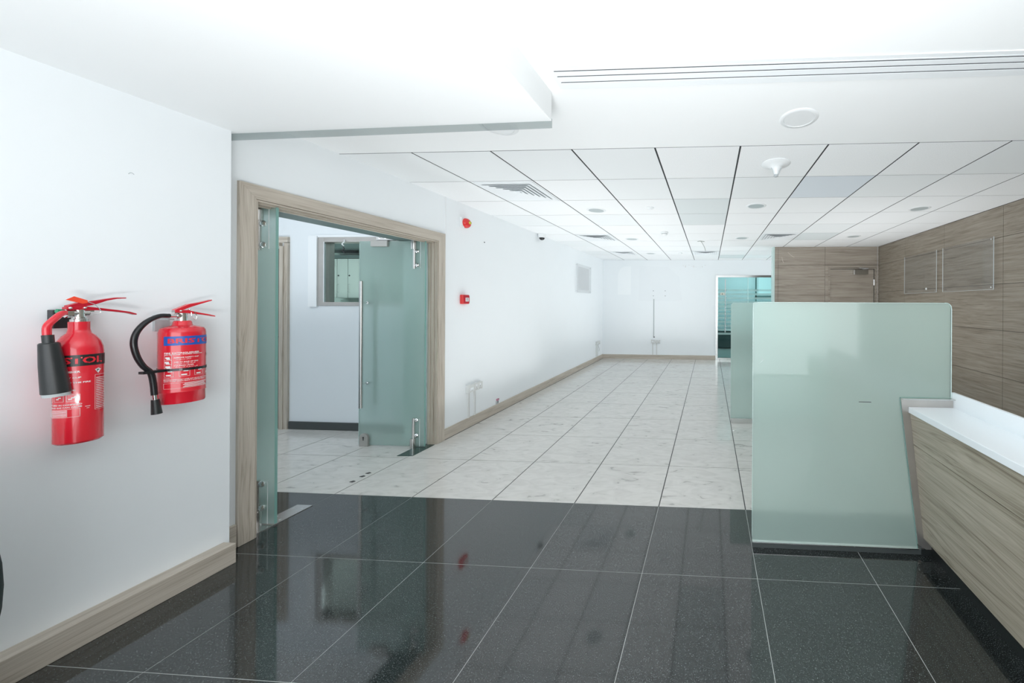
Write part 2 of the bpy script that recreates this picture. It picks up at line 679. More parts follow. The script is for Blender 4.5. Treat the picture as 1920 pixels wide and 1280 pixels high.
# ------------------------------------------------------------------ dimensions
H = 2.525            # suspended ceiling
XL = -2.75           # left wall beyond the door
XN = -2.66           # near left wall
XR = 3.22            # right, wood-clad wall
YF = 8.72            # far wall
YW = 6.73            # wood-clad cross wall
YT = 2.409           # granite / marble border
GX, GW = 0.2555, 0.607   # floor joints
YR = -2.7            # rear end of the lobby

# ------------------------------------------------------------------ floor
floor = build('floor', B().box(-8.3, XR + 0.3, YR - 0.3, YF + 3.4, -0.12, -0.004), GROUT_D, kind='structure')
build('grout_bed', B().box(-6.0, XR, YR, YT, -0.006, -0.0009), GROUT_L, floor)
build('grout_bed', B().box(-8.2, XR, YT, YF + 0.1, -0.006, -0.0018), GROUT_D, floor)
build('screed', B().box(-8.2, XR + 0.2, YF + 0.1, YF + 3.3, -0.006, 0.0), MARBLE, floor)

tile_cache = {}


def floor_tile(x0, x1, y0, y1, mat, gx, gy):
    w, d = round(x1 - x0, 3), round(y1 - y0, 3)
    if w < 0.03 or d < 0.03:
        return
    key = (w, d, mat.name)
    cx_, cy_ = (x0 + x1) / 2, (y0 + y1) / 2
    if key not in tile_cache:
        b = B().box(-w / 2 + gx / 2, w / 2 - gx / 2, -d / 2 + gy / 2, d / 2 - gy / 2, -0.012, 0.0)
        o = build('tile', b, mat)
        tile_cache[key] = o.data
    else:
        o = bpy.data.objects.new('tile', tile_cache[key])
        COL.objects.link(o)
    o.parent = floor
    o.location = (cx_, cy_, 0)


cols = [GX + GW * k for k in range(-11, 6)]
for i in range(len(cols) - 1):
    xa, xb = cols[i], cols[i + 1]
    xa, xb = max(xa, -6.0), min(xb, XR)
    for k in range(0, 11):          # marble rows
        ya, yb = YT + 0.6 * k, min(YT + 0.6 * (k + 1), YF)
        if xb <= XL - 0.28 and ya > 3.60:
            continue
        if xb <= XL - 0.2:
            yb = min(yb, 3.62)
        floor_tile(xa, xb, ya, yb, MARBLE, 0.0075, 0.0048)
    for k in range(1, 9):           # granite rows
        ya, yb = YT - 0.6 * k, YT - 0.6 * (k - 1)
        if k == 8:
            ya = max(ya, YR)
        if xb <= XL and k > 4:
            continue
        floor_tile(xa, xb, ya, yb, GRANITE, 0.003, 0.003)

# ------------------------------------------------------------------ ceiling
ceiling = build('ceiling', B().box(XL - 0.3, XR + 0.3, YR - 0.3, 2.402, H, H + 0.12), PLASTER, kind='structure')
build('void_lining', B().box(XL - 0.3, XR + 0.3, 2.402, YF + 0.2, H + 0.0022, H + 0.12), VOID, ceiling)
CX0, CY0 = -2.192, 2.407
special = {}     # (column, row) -> material, column 0 starts at CX0-0.6
SMOOTH = {(0, 0): TILE_C, (2, 0): TILE_C, (3, 0): TILE_C, (4, 1): TILE_C, (5, 1): TILE_C, (6, 1): TILE_D,
          (4, 2): TILE_B, (4, 3): TILE_B, (4, 8): TILE_B, (5, 9): TILE_B, (7, 5): TILE_B,
          (3, 1): TILE_C, (6, 9): TILE_C}
ct_cache = {}
for c in range(0, 10):
    for r in range(0, 11):
        x0, x1 = CX0 + 0.6 * (c - 1), CX0 + 0.6 * c
        y0, y1 = CY0 + 0.6 * r, CY0 + 0.6 * (r + 1)
        x0, x1, y1 = max(x0, XL), min(x1, XR), min(y1, YF)
        if x1 - x0 < 0.05 or y1 - y0 < 0.05:
            continue
        m = SMOOTH.get((c, r), TILE_A if random.random() > 0.12 else TILE_C)
        w, d = round(x1 - x0, 3), round(y1 - y0, 3)
        key = (w, d, m.name)
        if key not in ct_cache:
            gl = 0.0 if c == 0 else 0.0065
            b = B().box(-w / 2 + gl, w / 2 - 0.0065, -d / 2 + 0.0040, d / 2 - 0.0040, 0, 0.0016)
            o = build('tile', b, m)
            ct_cache[key] = o.data
        else:
            o = bpy.data.objects.new('tile', ct_cache[key])
            COL.objects.link(o)
        o.parent = ceiling
        o.location = ((x0 + x1) / 2, (y0 + y1) / 2, H)
# lower bulkhead over the near left part, with its smoked glass edge strip
ZB = 2.376
build('bulkhead', B().prism([(XN - 0.1, 1.80), (-0.826, 1.747), (-0.826, YR), (XN - 0.1, YR)], 'Z', ZB, H + 0.01),
      PLASTER, ceiling, bevel=0.002)
build('edge_strip', B().prism([(XL, 1.812), (-0.832, 1.757), (-0.832, 1.765), (XL, 1.820)], 'Z', ZB - 0.028, ZB + 0.02),
      SMOKE_GL, ceiling, label='smoked glass strip along the bulkhead edge')

# ------------------------------------------------------------------ walls
# near left wall
build('wall_left', B().box(XN - 0.2, XN, YR, 1.77, 0, H), WALL, kind='structure', bevel=0.002)
build('scuff_mark', B().tube([(XN + 0.0005, 1.430, 2.012), (XN + 0.0005, 1.438, 2.020), (XN + 0.0005, 1.446, 2.014)], 0.0012, seg=5), GREY_PL, bpy.data.objects['wall_left'])
build('baseboard_left', B().box(XN, XN + 0.075, YR, 1.747, 0, 0.108, bev=0.003), WOOD_CY, kind='structure')
# door wall and its continuation
OY0, OY1, OZ = 1.93, 3.325, 2.045
XI = -3.10
wl = B()
wl.box(XI, XL, 1.77, OY0, 0, H)
wl.box(XI, XL, OY1, YF + 0.2, 0, H)
wl.box(XI, XL, OY0, OY1, OZ, H)
build('wall_left_far', wl, WALL, kind='structure')
build('corner_bead', B().box(XL, XL + 0.004, 3.425, 3.438, 0.11, H).box(XL, XL + 0.004, 1.772, 1.80, 0.1, H - 0.15),
      WHITE_PL, bpy.data.objects['wall_left_far'])
build('baseboard_left_far', B().box(XL, XL + 0.016, 3.412, YF, 0, 0.112, bev=0.002).box(XL, XL + 0.016, 1.772, 1.848, 0, 0.135),
      WOOD_CY, kind='structure')
# dark joint under the skirting
build('joint', B().box(XL, XL + 0.018, 3.42, YF, 0, 0.004), GROUT_D, bpy.data.objects['baseboard_left_far'])

# far wall with the glazed opening
wf = B()
wf.box(XL - 0.3, 0.150, YF, YF + 0.12, 0, H)
wf.box(0.150, 3.4, YF, YF + 0.12, 2.137, H)
wb = build('wall_back', wf, WALL, kind='structure')
build('baseboard_back', B().box(XL, 0.150, YF - 0.016, YF, 0, 0.108, bev=0.002), WOOD_CX, kind='structure')

# faded patches where things used to hang, paint drips, screw holes
PAT_L = plain('paint_patch_light', (0.885, 0.91, 0.925, 1), 0.5, var=0.01)
PAT_D = plain('paint_patch_dull', (0.832, 0.862, 0.884, 1), 0.55, var=0.012)


def soft_patch(name, poly, mat):
    b = B().prism(poly, 'Y', YF - 0.0012, YF)
    return build(name, b, mat, wb)


soft_patch('paint_patch', [(-2.36, 1.64), (-2.02, 1.64), (-2.02, 2.36), (-2.20, 2.36), (-2.30, 2.30), (-2.36, 2.15)], PAT_L)
soft_patch('paint_patch', [(-1.82, 1.48), (-1.0, 1.47), (-0.70, 1.50), (-0.78, 2.10), (-1.05, 2.34), (-1.80, 2.38)], PAT_D)
b = B()
for i in range(9):
    x = -0.70 + 0.075 * i + random.uniform(-.02, .02)
    b.cyl((x, YF - 0.0015, 2.35 + random.uniform(-.02, .06)), (x, YF, 2.35 + random.uniform(-.02, .06)), 0.014, seg=6)
build('paint_dab', b, WHITEPR, wb, kind='stuff')
for (x, z) in ((-1.44, 1.74), (-1.135, 1.74), (-1.44, 1.61), (-1.135, 1.61)):
    build('screw_hole', B().cyl((x, YF - 0.003, z), (x, YF, z), 0.009, seg=8), BLACK_PL, wb)

# right wall, clad in wood panels
wr = B().box(XR, XR + 0.2, YR, YW + 0.2, 0, H)
wrr = build('wall_right', wr, plain('wood_gap', (0.05, 0.043, 0.035, 1), 0.8), kind='structure')
ys = [3.955 + 0.95 * k for k in (-7, -6, -5, -4, -3, -2, -1, 0, 1, 2)] + [YW]
zs = [0.0, 0.12, 0.635, 1.148, 1.662, 2.178, H]
for i in range(len(ys) - 1):
    for j in range(len(zs) - 1):
        y0, y1, z0, z1 = max(ys[i], YR), ys[i + 1], zs[j], zs[j + 1]
        build('panel', B().box(XR - 0.012, XR, y0 + 0.002, y1 - 0.002, z0 + 0.002, z1 - 0.002, bev=0.0008), WOOD_RY, wrr)

# wood-clad cross wall with door_3
wc = B()
wc.box(1.235, 2.294, YW + 0.012, YW + 0.15, 0, H)
wc.box(3.139, XR, YW + 0.012, YW + 0.15, 0, H)
wc.box(2.294, 3.139, YW + 0.012, YW + 0.15, 2.111, H)
wcr = build('wall_back_right', wc, plain('wood_gap_light', (0.10, 0.085, 0.07, 1), 0.8), kind='structure')
for (x0, x1, z0, z1) in ((1.252, 1.315, 0, 2.172), (1.252, 1.315, 2.172, H), (1.315, 2.203, 0, 1.14), (1.315, 2.203, 1.14, 2.172),
                         (1.315, 2.203, 2.172, H), (2.203, 3.175, 2.172, H), (3.175, XR - 0.012, 0, 2.172),
                         (3.175, XR - 0.012, 2.172, H)):
    build('panel', B().box(x0 + 0.002, x1 - 0.002, YW, YW + 0.012, z0 + 0.002, z1 - 0.002, bev=0.0008), WOOD_RX, wcr)
build('corner_strip', B().box(1.212, 1.250, YW - 0.004, YW + 0.16, 0, H - 0.001), GL_EDGE_L, wcr,
      label='pale green glass strip on the wall corner')
SCUFF = plain('scuff', (0.72, 0.66, 0.58, 1), 0.6)
build('scuff_mark', B().tube([(1.50, YW - 0.001, 2.42), (1.56, YW - 0.001, 2.36), (1.62, YW - 0.001, 2.325)], 0.0035, seg=5), SCUFF, wcr)
build('scuff_mark', B().tube([(1.385, YW - 0.001, 2.33), (1.40, YW - 0.001, 2.26), (1.42, YW - 0.001, 2.22)], 0.0035, seg=5), SCUFF, wcr)

# rear end of the lobby: unseen opening, imagined and added to let daylight in
wq = B()
wq.box(XN, XR, YR - 0.15, YR, 2.3, H)
wq.box(XN, -2.2, YR - 0.15, YR, 0, 2.3)
wq.box(2.9, XR, YR - 0.15, YR, 0, 2.3)
build('wall_front', wq, WALL, kind='structure')

# ------------------------------------------------------------------ side room behind the glass doors
SX0, SY0, SY1, SH = -6.0, 0.2, 3.61, 2.50
WX0, WX1, WZ0, WZ1 = -4.366, -3.14, 1.382, 2.145          # internal window in its back wall
DX1 = -4.80                                              # brown door
w = B()
w.box(WX1, XI, SY1, SY1 + 0.1, 0, SH)
w.box(WX0, WX1, SY1, SY1 + 0.1, 0, WZ0)
w.box(WX0, WX1, SY1, SY1 + 0.1, WZ1, SH)
w.box(DX1, WX0, SY1, SY1 + 0.1, 0, SH)
w.box(-5.65, DX1, SY1, SY1 + 0.1, 2.04, SH)
w.box(SX0, -5.65, SY1, SY1 + 0.1, 0, SH)
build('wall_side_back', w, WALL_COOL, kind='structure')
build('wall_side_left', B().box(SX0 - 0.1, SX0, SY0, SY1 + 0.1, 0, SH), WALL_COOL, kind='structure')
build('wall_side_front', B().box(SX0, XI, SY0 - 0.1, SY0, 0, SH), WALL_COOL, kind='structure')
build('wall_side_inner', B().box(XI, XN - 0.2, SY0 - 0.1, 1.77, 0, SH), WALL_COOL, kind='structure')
build('ceiling_side', B().box(SX0 - 0.1, XI, SY0 - 0.1, SY1 + 0.1, SH, SH + 0.1), PLASTER, kind='structure')
build('baseboard_side', B().box(-4.70, XI, SY1 - 0.015, SY1, 0, 0.085), SKIRT_D, kind='structure')
# jamb lining behind the casing, white, and the grey-green header
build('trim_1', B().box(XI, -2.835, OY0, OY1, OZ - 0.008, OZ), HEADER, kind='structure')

# brown door in the side room
d4 = build('door_4', B().box(-5.62, DX1, SY1 + 0.02, SY1 + 0.06, 0, 2.02), BROWN, kind='structure')
build('rail', B().box(-5.62, DX1, SY1 + 0.016, SY1 + 0.022, 1.02, 1.035), BLACK_PL, d4)
b = B()
b.box(DX1, DX1 + 0.045, SY1 - 0.03, SY1, 0, 2.045).box(DX1 + 0.045, DX1 + 0.09, SY1 - 0.022, SY1, 0, 2.09)
build('casing', b, WOOD_CZ, d4)
b = B()
b.box(-5.70, DX1, SY1 - 0.03, SY1, 2.04, 2.085).box(-5.75, DX1 + 0.09, SY1 - 0.022, SY1, 2.085, 2.15)
build('casing', b, WOOD_CX, d4)

# internal window (green glass, steel frame, white architrave)
win = build('window_1', B().box(WX0 - 0.10, WX0, SY1 - 0.022, SY1, WZ0 - 0.012, WZ1 + 0.012)
            .box(WX0 - 0.10, WX1, SY1 - 0.012, SY1, WZ1, WZ1 + 0.025), WHITE_MT, kind='structure')
b = B()
for (x0, x1, z0, z1) in ((WX0, WX0 + 0.075, WZ0, WZ1), (WX1 - 0.06, WX1, WZ0, WZ1),
                         (WX0 + 0.075, WX1 - 0.06, WZ1 - 0.055, WZ1), (WX0 + 0.075, WX1 - 0.06, WZ0, WZ0 + 0.042)):
    b.box(x0, x1, SY1 - 0.012, SY1 + 0.1, z0, z1)
build('frame', b, STEEL_W, win, bevel=0.003)
build('bead', B().box(WX0 + 0.075, WX0 + 0.085, SY1 - 0.016, SY1, WZ0 + 0.04, WZ1 - 0.05), CHROME, win)
build('pane', B().box(WX0 + 0.07, WX1 - 0.05, SY1 + 0.045, SY1 + 0.053, WZ0 + 0.04, WZ1 - 0.05), GREEN_GL, win)

# the room behind that window, with its wall cabinets
kb = B()
kb.box(-9.2, -2.9, 6.9, 7.0, 0, 3.0)
kb.box(-9.3, -9.2, 3.7, 7.0, 0, 3.0)
build('wall_cabinet_room', kb, plain('cabinet_room_paint', (0.60, 0.68, 0.64, 1), 0.6), kind='structure')
build('ceiling_cabinet_room', B().box(-9.3, XI, 3.71, 7.0, 3.0, 3.1), PLASTER, kind='structure')
build('wall_cabinet_front', B().box(-9.3, -6.0, 3.61, 3.71, 0, 3.0).box(-6.0, XI, 3.61, 3.71, SH + 0.1, 3.0), WALL, kind='structure')
build('trim_2', B().box(-9.2, XI, 6.2, 6.9, 2.46, 3.0), HEADER, kind='structure')
CBY = 6.5
xb_ = [-7.74, -7.59, -7.445, -7.215, -6.975, -6.745]
lab = ['dark green end cabinet leftmost behind the green window', 'narrow pale cabinet beside the dark end cabinet, behind green window',
       'pale green wall cabinet in the middle of the green window view', 'pale green wall cabinet cut by the frosted door edge',
       'pale wall cabinet hidden behind the frosted glass leaf']
for i in range(len(xb_) - 1):
    xa, xc = xb_[i], xb_[i + 1]
    t = thing('wall_cabinet', ((xa + xc) / 2, CBY, 1.50), lab[min(i, 4)], 'cabinet', 'cabinets behind the green window')
    m = DKGREEN if i == 0 else CAB
    build('carcass', B().box(xa + 0.002, xc - 0.002, CBY, 6.9, 1.50, 2.285), HEADER if i == 0 else CAB, t)
    dpart = build('door', B().box(xa + 0.006, xc - 0.006, CBY - 0.02, CBY, 1.505, 2.28, bev=0.002), HEADER if i == 0 else CAB, t)
    if i:
        xm = xa + 0.035
        build('lock', B().cyl((xm, CBY - 0.028, 1.945), (xm, CBY - 0.019, 1.945), 0.014, seg=12), BLACK_PL, dpart)
        build('handle', B().tube([(xm, CBY - 0.02, 1.77), (xm, CBY - 0.05, 1.76), (xm, CBY - 0.05, 1.62), (xm, CBY - 0.02, 1.61)],
                                 0.005, seg=6, smooth=0), STEEL, dpart)
build('trim_3', B().box(-7.9, -5.9, CBY - 0.05, 6.9, 2.287, 2.35), HEADER, kind='structure')
t = thing('worktop_unit', (-6.9, 6.5, 0), 'pale green base unit below the wall cabinets behind the green window', 'cabinet')
build('worktop', B().box(-7.9, -5.9, 6.25, 6.88, 1.30, 1.34), CAB, t)
build('carcass', B().box(-7.9, -5.9, 6.32, 6.88, 0.0, 1.30), CAB, t)
t = thing('cable_stub', (-4.05, 3.58, 2.11), 'white bent cable stub hanging at the top of the green window', 'cable')
build('cable', B().tube([(-4.05, 3.60, 2.115), (-4.035, 3.585, 2.09), (-4.055, 3.58, 2.065), (-4.035, 3.58, 2.045)], 0.006, seg=8), WHITE_PL, t, smooth=60)
build('lower_piece', B().tube([(-4.045, 3.58, 2.035), (-4.03, 3.58, 2.01), (-4.05, 3.58, 1.995), (-4.02, 3.58, 1.965)], 0.005, seg=8), BLACK_PL, t, smooth=60)  # black tube modelled as the dark reflection of the cable

# ------------------------------------------------------------------ glass double door: casing and two leaves
dc = build('door_1', B().box(XL, XL + 0.020, 1.852, OY0 - 0.002, 0, 2.132, bev=0.003), WOOD_CZ, kind='structure')
build('casing', B().box(XL, XL + 0.020, OY1 + 0.002, 3.412, 0, 2.132, bev=0.003), WOOD_CZ, dc)
b = B().prism([(1.852, 2.132), (3.412, 2.132), (3.327, 2.047), (1.928, 2.047)], 'X', XL + 0.0005, XL + 0.021)
build('head_casing', b, WOOD_CY, dc)
# stepped rebates of the jambs and head
for k in range(3):
    xo = XL + 0.012 - 0.030 * k
    t_ = 0.009 * (k + 1)
    build('jamb_step', B().box(xo - 0.026, xo, OY1 - t_, OY1, 0, OZ), WOOD_CZ, dc)
    build('jamb_step', B().box(xo - 0.026, xo, OY0, OY0 + t_, 0, OZ), WOOD_CZ, dc)
    build('head_step', B().box(xo - 0.026, xo, OY0 + t_, OY1 - t_, OZ - t_, OZ), WOOD_CY, dc)


def glass_leaf(name, gy, xh, xf, ztop, tilt=0.0):
    """leaf standing open across the view: hinge heel at xh, free edge at xf, plane y=gy"""
    leaf = build(name, B().box(xf, xh, gy, gy + 0.012, 0.012, ztop, bev=0.001), FROST_D, kind='structure', loc=(xh, gy, 0))
    build('edge', B().box(xh, xh + 0.0025, gy - 0.0005, gy + 0.0125, 0.012, ztop), GL_EDGE, leaf)
    build('edge', B().box(xf - 0.002, xf, gy - 0.0005, gy + 0.0125, 0.012, ztop), GL_EDGE_L, leaf)
    xr = xh - 0.098
    for (z0, z1, kz, pz) in ((1.755, ztop + 0.005, (1.925, 1.790), (1.945, ztop + 0.012)), (0.0, 0.292, (0.272, 0.122), (0.0, 0.095))):
        rl = build('pivot_rail', B().cyl((xr, gy - 0.014, z0), (xr, gy - 0.014, z1), 0.0125, seg=24), STEEL, leaf, smooth=40)
        build('pivot_block', B().cyl((xr - 0.004, gy - 0.016, pz[0]), (xr - 0.004, gy - 0.016, pz[1]), 0.024, seg=24), STEEL, leaf, smooth=40)
        for z in kz:
            build('clamp_knob', B().lathe([(0.0, 0.0), (0.010, 0.0), (0.010, 0.008), (0.019, 0.009), (0.019, 0.016), (0.012, 0.024), (0, 0.026)],
                                          (xr + 0.030, gy, z), '-Y', 20), CHROME, leaf, smooth=40)
        build('rail_seal', B().box(xr + 0.050, xr + 0.053, gy - 0.002, gy, z0 + 0.01, z1 - 0.01), WHITE_PL, leaf)
    return leaf


leaf_l = glass_leaf('door_2', 2.045, -2.765, -3.46, 2.03)
leaf_l['label'] = 'frosted glass door leaf nearest the extinguishers, standing open'
leaf_r = glass_leaf('door_3', 3.232, -2.795, -3.475, 2.03)
hx = -3.385
for hy, nm in ((3.165, 'handle'), (3.313, 'handle')):
    hb = build(nm, B().cyl((hx, hy, 0.395), (hx, hy, 1.630), 0.0155, seg=20), STEEL, leaf_r, smooth=40)
    for z in (1.42, 0.625):
        y2 = 3.231 if hy < 3.23 else 3.245
        build('standoff', B().cyl((hx, hy, z), (hx, y2, z), 0.008, seg=12).cyl((hx, y2 + (-0.008 if hy < 3.23 else 0), z),
              (hx, y2 + (0 if hy < 3.23 else 0.008), z), 0.014, seg=14), CHROME, hb, smooth=40)
PATCH = plain('satin_patch', (0.42, 0.41, 0.39, 1), 0.38, metal=0.5)
half = [(-3.41 + 0.045 * math.cos(PI * i / 16), 0.083 + 0.045 * math.sin(PI * i / 16)) for i in range(17)]
lk = build('lock_patch', B().prism([(-3.365, 0.0)] + half + [(-3.455, 0.0)], 'Y', 3.215, 3.262), PATCH, leaf_r, bevel=0.002)
build('keyhole', B().box(-3.414, -3.406, 3.213, 3.216, 0.06, 0.085).cyl((-3.41, 3.213, 0.088), (-3.41, 3.216, 0.088), 0.008, seg=10), BLACK_PL, lk)
build('top_patch', B().box(-3.345, -3.170, 3.212, 3.265, 1.975, 2.034, bev=0.004), PATCH, leaf_r)
build('strike_plate', B().box(-3.29, -3.09, 3.215, 3.26, 2.037, 2.044, bev=0.001).box(-3.29, -3.09, 3.22, 3.235, 2.037, 2.08), STEEL, leaf_r)
for x in (-3.26, -3.20, -3.13):
    build('screw', B().cyl((x, 3.212, 2.06), (x, 3.22, 2.06), 0.006, seg=8), CHROME, leaf_r)

# floor spring cover plates
t = thing('floor_spring', (-2.82, 2.1, 0), 'long steel floor spring cover plate on granite below the near glass leaf', 'plate')
build('cover_plate', B().prism([(-2.885, 1.945), (-2.772, 1.945), (-2.772, 2.262), (-2.885, 2.262)], 'Z', 0.0005, 0.004), STEEL, t)
for (x, y) in ((-2.86, 2.22), (-2.80, 2.22), (-2.86, 2.13), (-2.80, 2.10)):
    build('screw', B().cyl((x, y, 0.0035), (x, y, 0.0052), 0.006, seg=8), GREY_PL, t)
t = thing('floor_spring', (-2.82, 3.14, 0), 'dark green glossy floor spring plate on marble below the far glass leaf', 'plate')
PLG = plain('dark_plate', (0.06, 0.10, 0.09, 1), 0.15, metal=0.3)
build('cover_plate', B().prism([(-2.89, 3.036), (-2.745, 3.046), (-2.745, 3.30), (-2.89, 3.30)], 'Z', 0.0005, 0.004), PLG, t)

# ------------------------------------------------------------------ wooden door in the cross wall
d3 = build('door_5', B().box(2.303, 3.129, YW + 0.03, YW + 0.07, 0.0, 2.110), WOOD_RX, kind='structure')
for (x0, x1) in ((2.203, 2.262), (3.150, 3.172)):
    build('casing', B().box(x0, x1, YW - 0.012, YW + 0.012, 0, 2.168, bev=0.002), WOOD_RX, d3)
build('casing', B().box(2.262, 3.150, YW - 0.012, YW + 0.012, 2.125, 2.168, bev=0.002), WOOD_RX, d3)
for (x0, x1, z0, z1) in ((2.264, 2.300, 0, 2.123), (3.132, 3.148, 0, 2.123), (2.300, 3.132, 2.102, 2.123)):
    build('jamb', B().box(x0, x1, YW - 0.002, YW + 0.06, z0, z1), WOOD_RX, d3)
for (x0, x1, z0, z1) in ((2.300, 2.307, 0, 2.102), (3.125, 3.132, 0, 2.102), (2.307, 3.125, 2.096, 2.102)):
    build('shadow_gap', B().box(x0, x1, YW + 0.022, YW + 0.030, z0, z1), BLACK_PL, d3)  # black strips put in as the shade between door and jamb
for (x0, x1, z0, z1) in ((2.262, 2.2645, 0, 2.125), (3.148, 3.1505, 0, 2.125), (2.2645, 3.148, 2.1228, 2.125)):
    build('shadow_gap', B().box(x0, x1, YW - 0.0025, YW + 0.010, z0, z1), BLACK_PL, d3)  # black lines put in as the shade between jamb and casing
cl = build('door_closer', B().box(2.733, 2.995, YW - 0.045, YW + 0.03, 1.995, 2.078, bev=0.004), plain('bronze_closer', (0.22, 0.20, 0.17, 1), 0.35, metal=0.6), d3)
build('end_cap', B().box(2.725, 2.745, YW - 0.047, YW + 0.03, 1.993, 2.080), CHROME, cl)
build('arm', B().tube([(2.89, YW - 0.02, 2.082), (2.97, YW - 0.10, 2.10), (2.84, YW - 0.012, 2.115)], 0.008, seg=8, smooth=0), STEEL, cl)
build('hinge', B().cyl((3.126, YW + 0.018, 1.79), (3.126, YW + 0.018, 1.90), 0.009, seg=10), CHROME, d3)
build('frame_line', B().box(3.176, 3.180, YW - 0.003, YW, 0, H), WHITE_PL, wcr)

# ------------------------------------------------------------------ far glazed office front
gf = B()
gf.box(0.150, 0.205, YF - 0.01, YF + 0.07, 0, 2.137)
gf.box(0.205, 3.3, YF - 0.01, YF + 0.07, 2.085, 2.137)
gf.box(0.205, 3.3, YF - 0.01, YF + 0.07, 0.0, 0.055)
w5 = build('window_2', gf, STEEL, kind='structure')
build('pane', B().box(0.205, 0.955, YF + 0.02, YF + 0.028, 0.055, 2.085), TEAL_GL, w5)
build('pane', B().box(0.963, 3.25, YF + 0.02, YF + 0.028, 0.055, 2.085), TEAL_GL, w5)
build('glass_joint', B().box(0.954, 0.964, YF + 0.016, YF + 0.032, 0.055, 2.085), GL_EDGE_L, w5)
zz = 1.787
for k in range(12):
    z1 = zz - 0.1 * k
    if k == 3:
        z1 += 0.0
    hgt = 0.05 if k not in (3, 4) else 0.075
    build('film_stripe', B().box(0.205, 3.25, YF + 0.0165, YF + 0.0195, z1 - hgt, z1), STRIPE, w5)
hd = build('door_pull', B().cyl((0.39, YF - 0.02, 0.70), (0.39, YF - 0.02, 2.04), 0.012, seg=12), CHROME, w5)
for z in (0.9, 1.85):
    build('standoff', B().cyl((0.39, YF - 0.02, z), (0.39, YF + 0.02, z), 0.008, seg=10), CHROME, hd)
stk = build('notice_sticker', B().box(0.265, 0.375, YF + 0.013, YF + 0.0165, 1.635, 1.70), plain('cream_sticker', (0.62, 0.60, 0.52, 1), 0.5), w5)
build('symbol', B().cyl((0.315, YF + 0.012, 1.675), (0.315, YF + 0.0132, 1.675), 0.010, seg=10).box(0.30, 0.33, YF + 0.012, YF + 0.0132, 1.65, 1.662), BLACKPR, stk)
# office behind it
ow = B()
ow.box(-1.0, 3.4, YF + 3.2, YF + 3.3, 0, H)
ow.box(-1.1, -1.0, YF + 0.12, YF + 3.3, 0, H)
ow.box(3.3, 3.4, YF, YF + 3.3, 0, H)
build('wall_office', ow, WALL, kind='structure')
build('ceiling_office', B().box(-1.1, 3.4, YF + 0.12, YF + 3.3, H, H + 0.1), PLASTER, kind='structure')
t = thing('office_cabinet', (0.6, YF + 2.4, 0), 'low dark cabinet standing in the office behind the teal glass', 'cabinet')
build('carcass', B().box(-0.5, 1.9, YF + 2.2, YF + 2.7, 0.03, 0.56), SKIRT_D, t)
build('top', B().box(-0.52, 1.92, YF + 2.18, YF + 2.72, 0.56, 0.59), GREY_PL, t)
t = thing('office_screen_frame', (1.75, YF + 1.6, 0), 'grey frame standing in the office behind the right teal pane', 'frame')
b = B()
b.box(1.35, 1.39, YF + 1.6, YF + 1.64, 0, 2.4).box(1.35, 2.4, YF + 1.6, YF + 1.64, 1.58, 1.66).box(1.35, 2.4, YF + 1.6, YF + 1.64, 2.36, 2.4)
build('frame', b, HEADER, t)
build('panel', B().box(1.44, 1.85, YF + 1.62, YF + 1.63, 1.7, 2.2), WHITE_MT, t)
build('foot', B().box(1.3, 2.4, YF + 1.5, YF + 1.74, 0, 0.04), HEADER, t)

# ------------------------------------------------------------------ reception counter
GY = 2.045
YC0 = -0.05
ct = thing('reception_counter', (1.25, 1.0, 0), 'reception counter with pale wood leaning front, white top and steel end', 'counter')
# leaning front in three boards
fx = lambda z: 1.146 + (0.813 - z) * (1.223 - 1.146) / (0.813 - 0.115)
for (z0, z1) in ((0.100, 0.632), (0.636, 0.812)):
    build('front_board', B().prism([(fx(z0), z0), (fx(z1), z1), (fx(z1) + 0.018, z1), (fx(z0) + 0.018, z0)], 'Y', YC0, GY - 0.012),
          WOOD_CT, ct)
build('backing', B().prism([(fx(0.11) + 0.02, 0.11), (fx(0.80) + 0.02, 0.80), (1.37, 0.80), (1.37, 0.11)], 'Y', YC0 + 0.01, GY - 0.014), PLINTH, ct)
build('plinth', B().box(1.268, 1.37, YC0, GY - 0.012, 0, 0.105), PLINTH, ct)
build('worktop', B().box(1.137, 1.385, YC0, GY - 0.012, 0.814, 0.847, bev=0.002), COUNTER, ct)
build('upstand', B().box(1.384, 1.402, YC0, GY + 0.004, 0.70, 0.931, bev=0.002), COUNTER, ct)
build('end_panel', B().prism([(1.096, 0.893), (1.196, 0.062), (1.240, 0.035), (1.400, 0.035), (1.400, 0.893)], 'Y', GY - 0.011, GY - 0.002),
      STEEL_W, ct)
build('end_cap', B().prism([(1.094, 0.897), (1.098, 0.892), (1.389, 0.892), (1.389, 0.898)], 'Y', GY - 0.030, GY - 0.001), STEEL, ct)
build('end_foot', B().box(1.215, 1.40, GY - 0.011, GY - 0.002, 0, 0.036), PLINTH, ct)


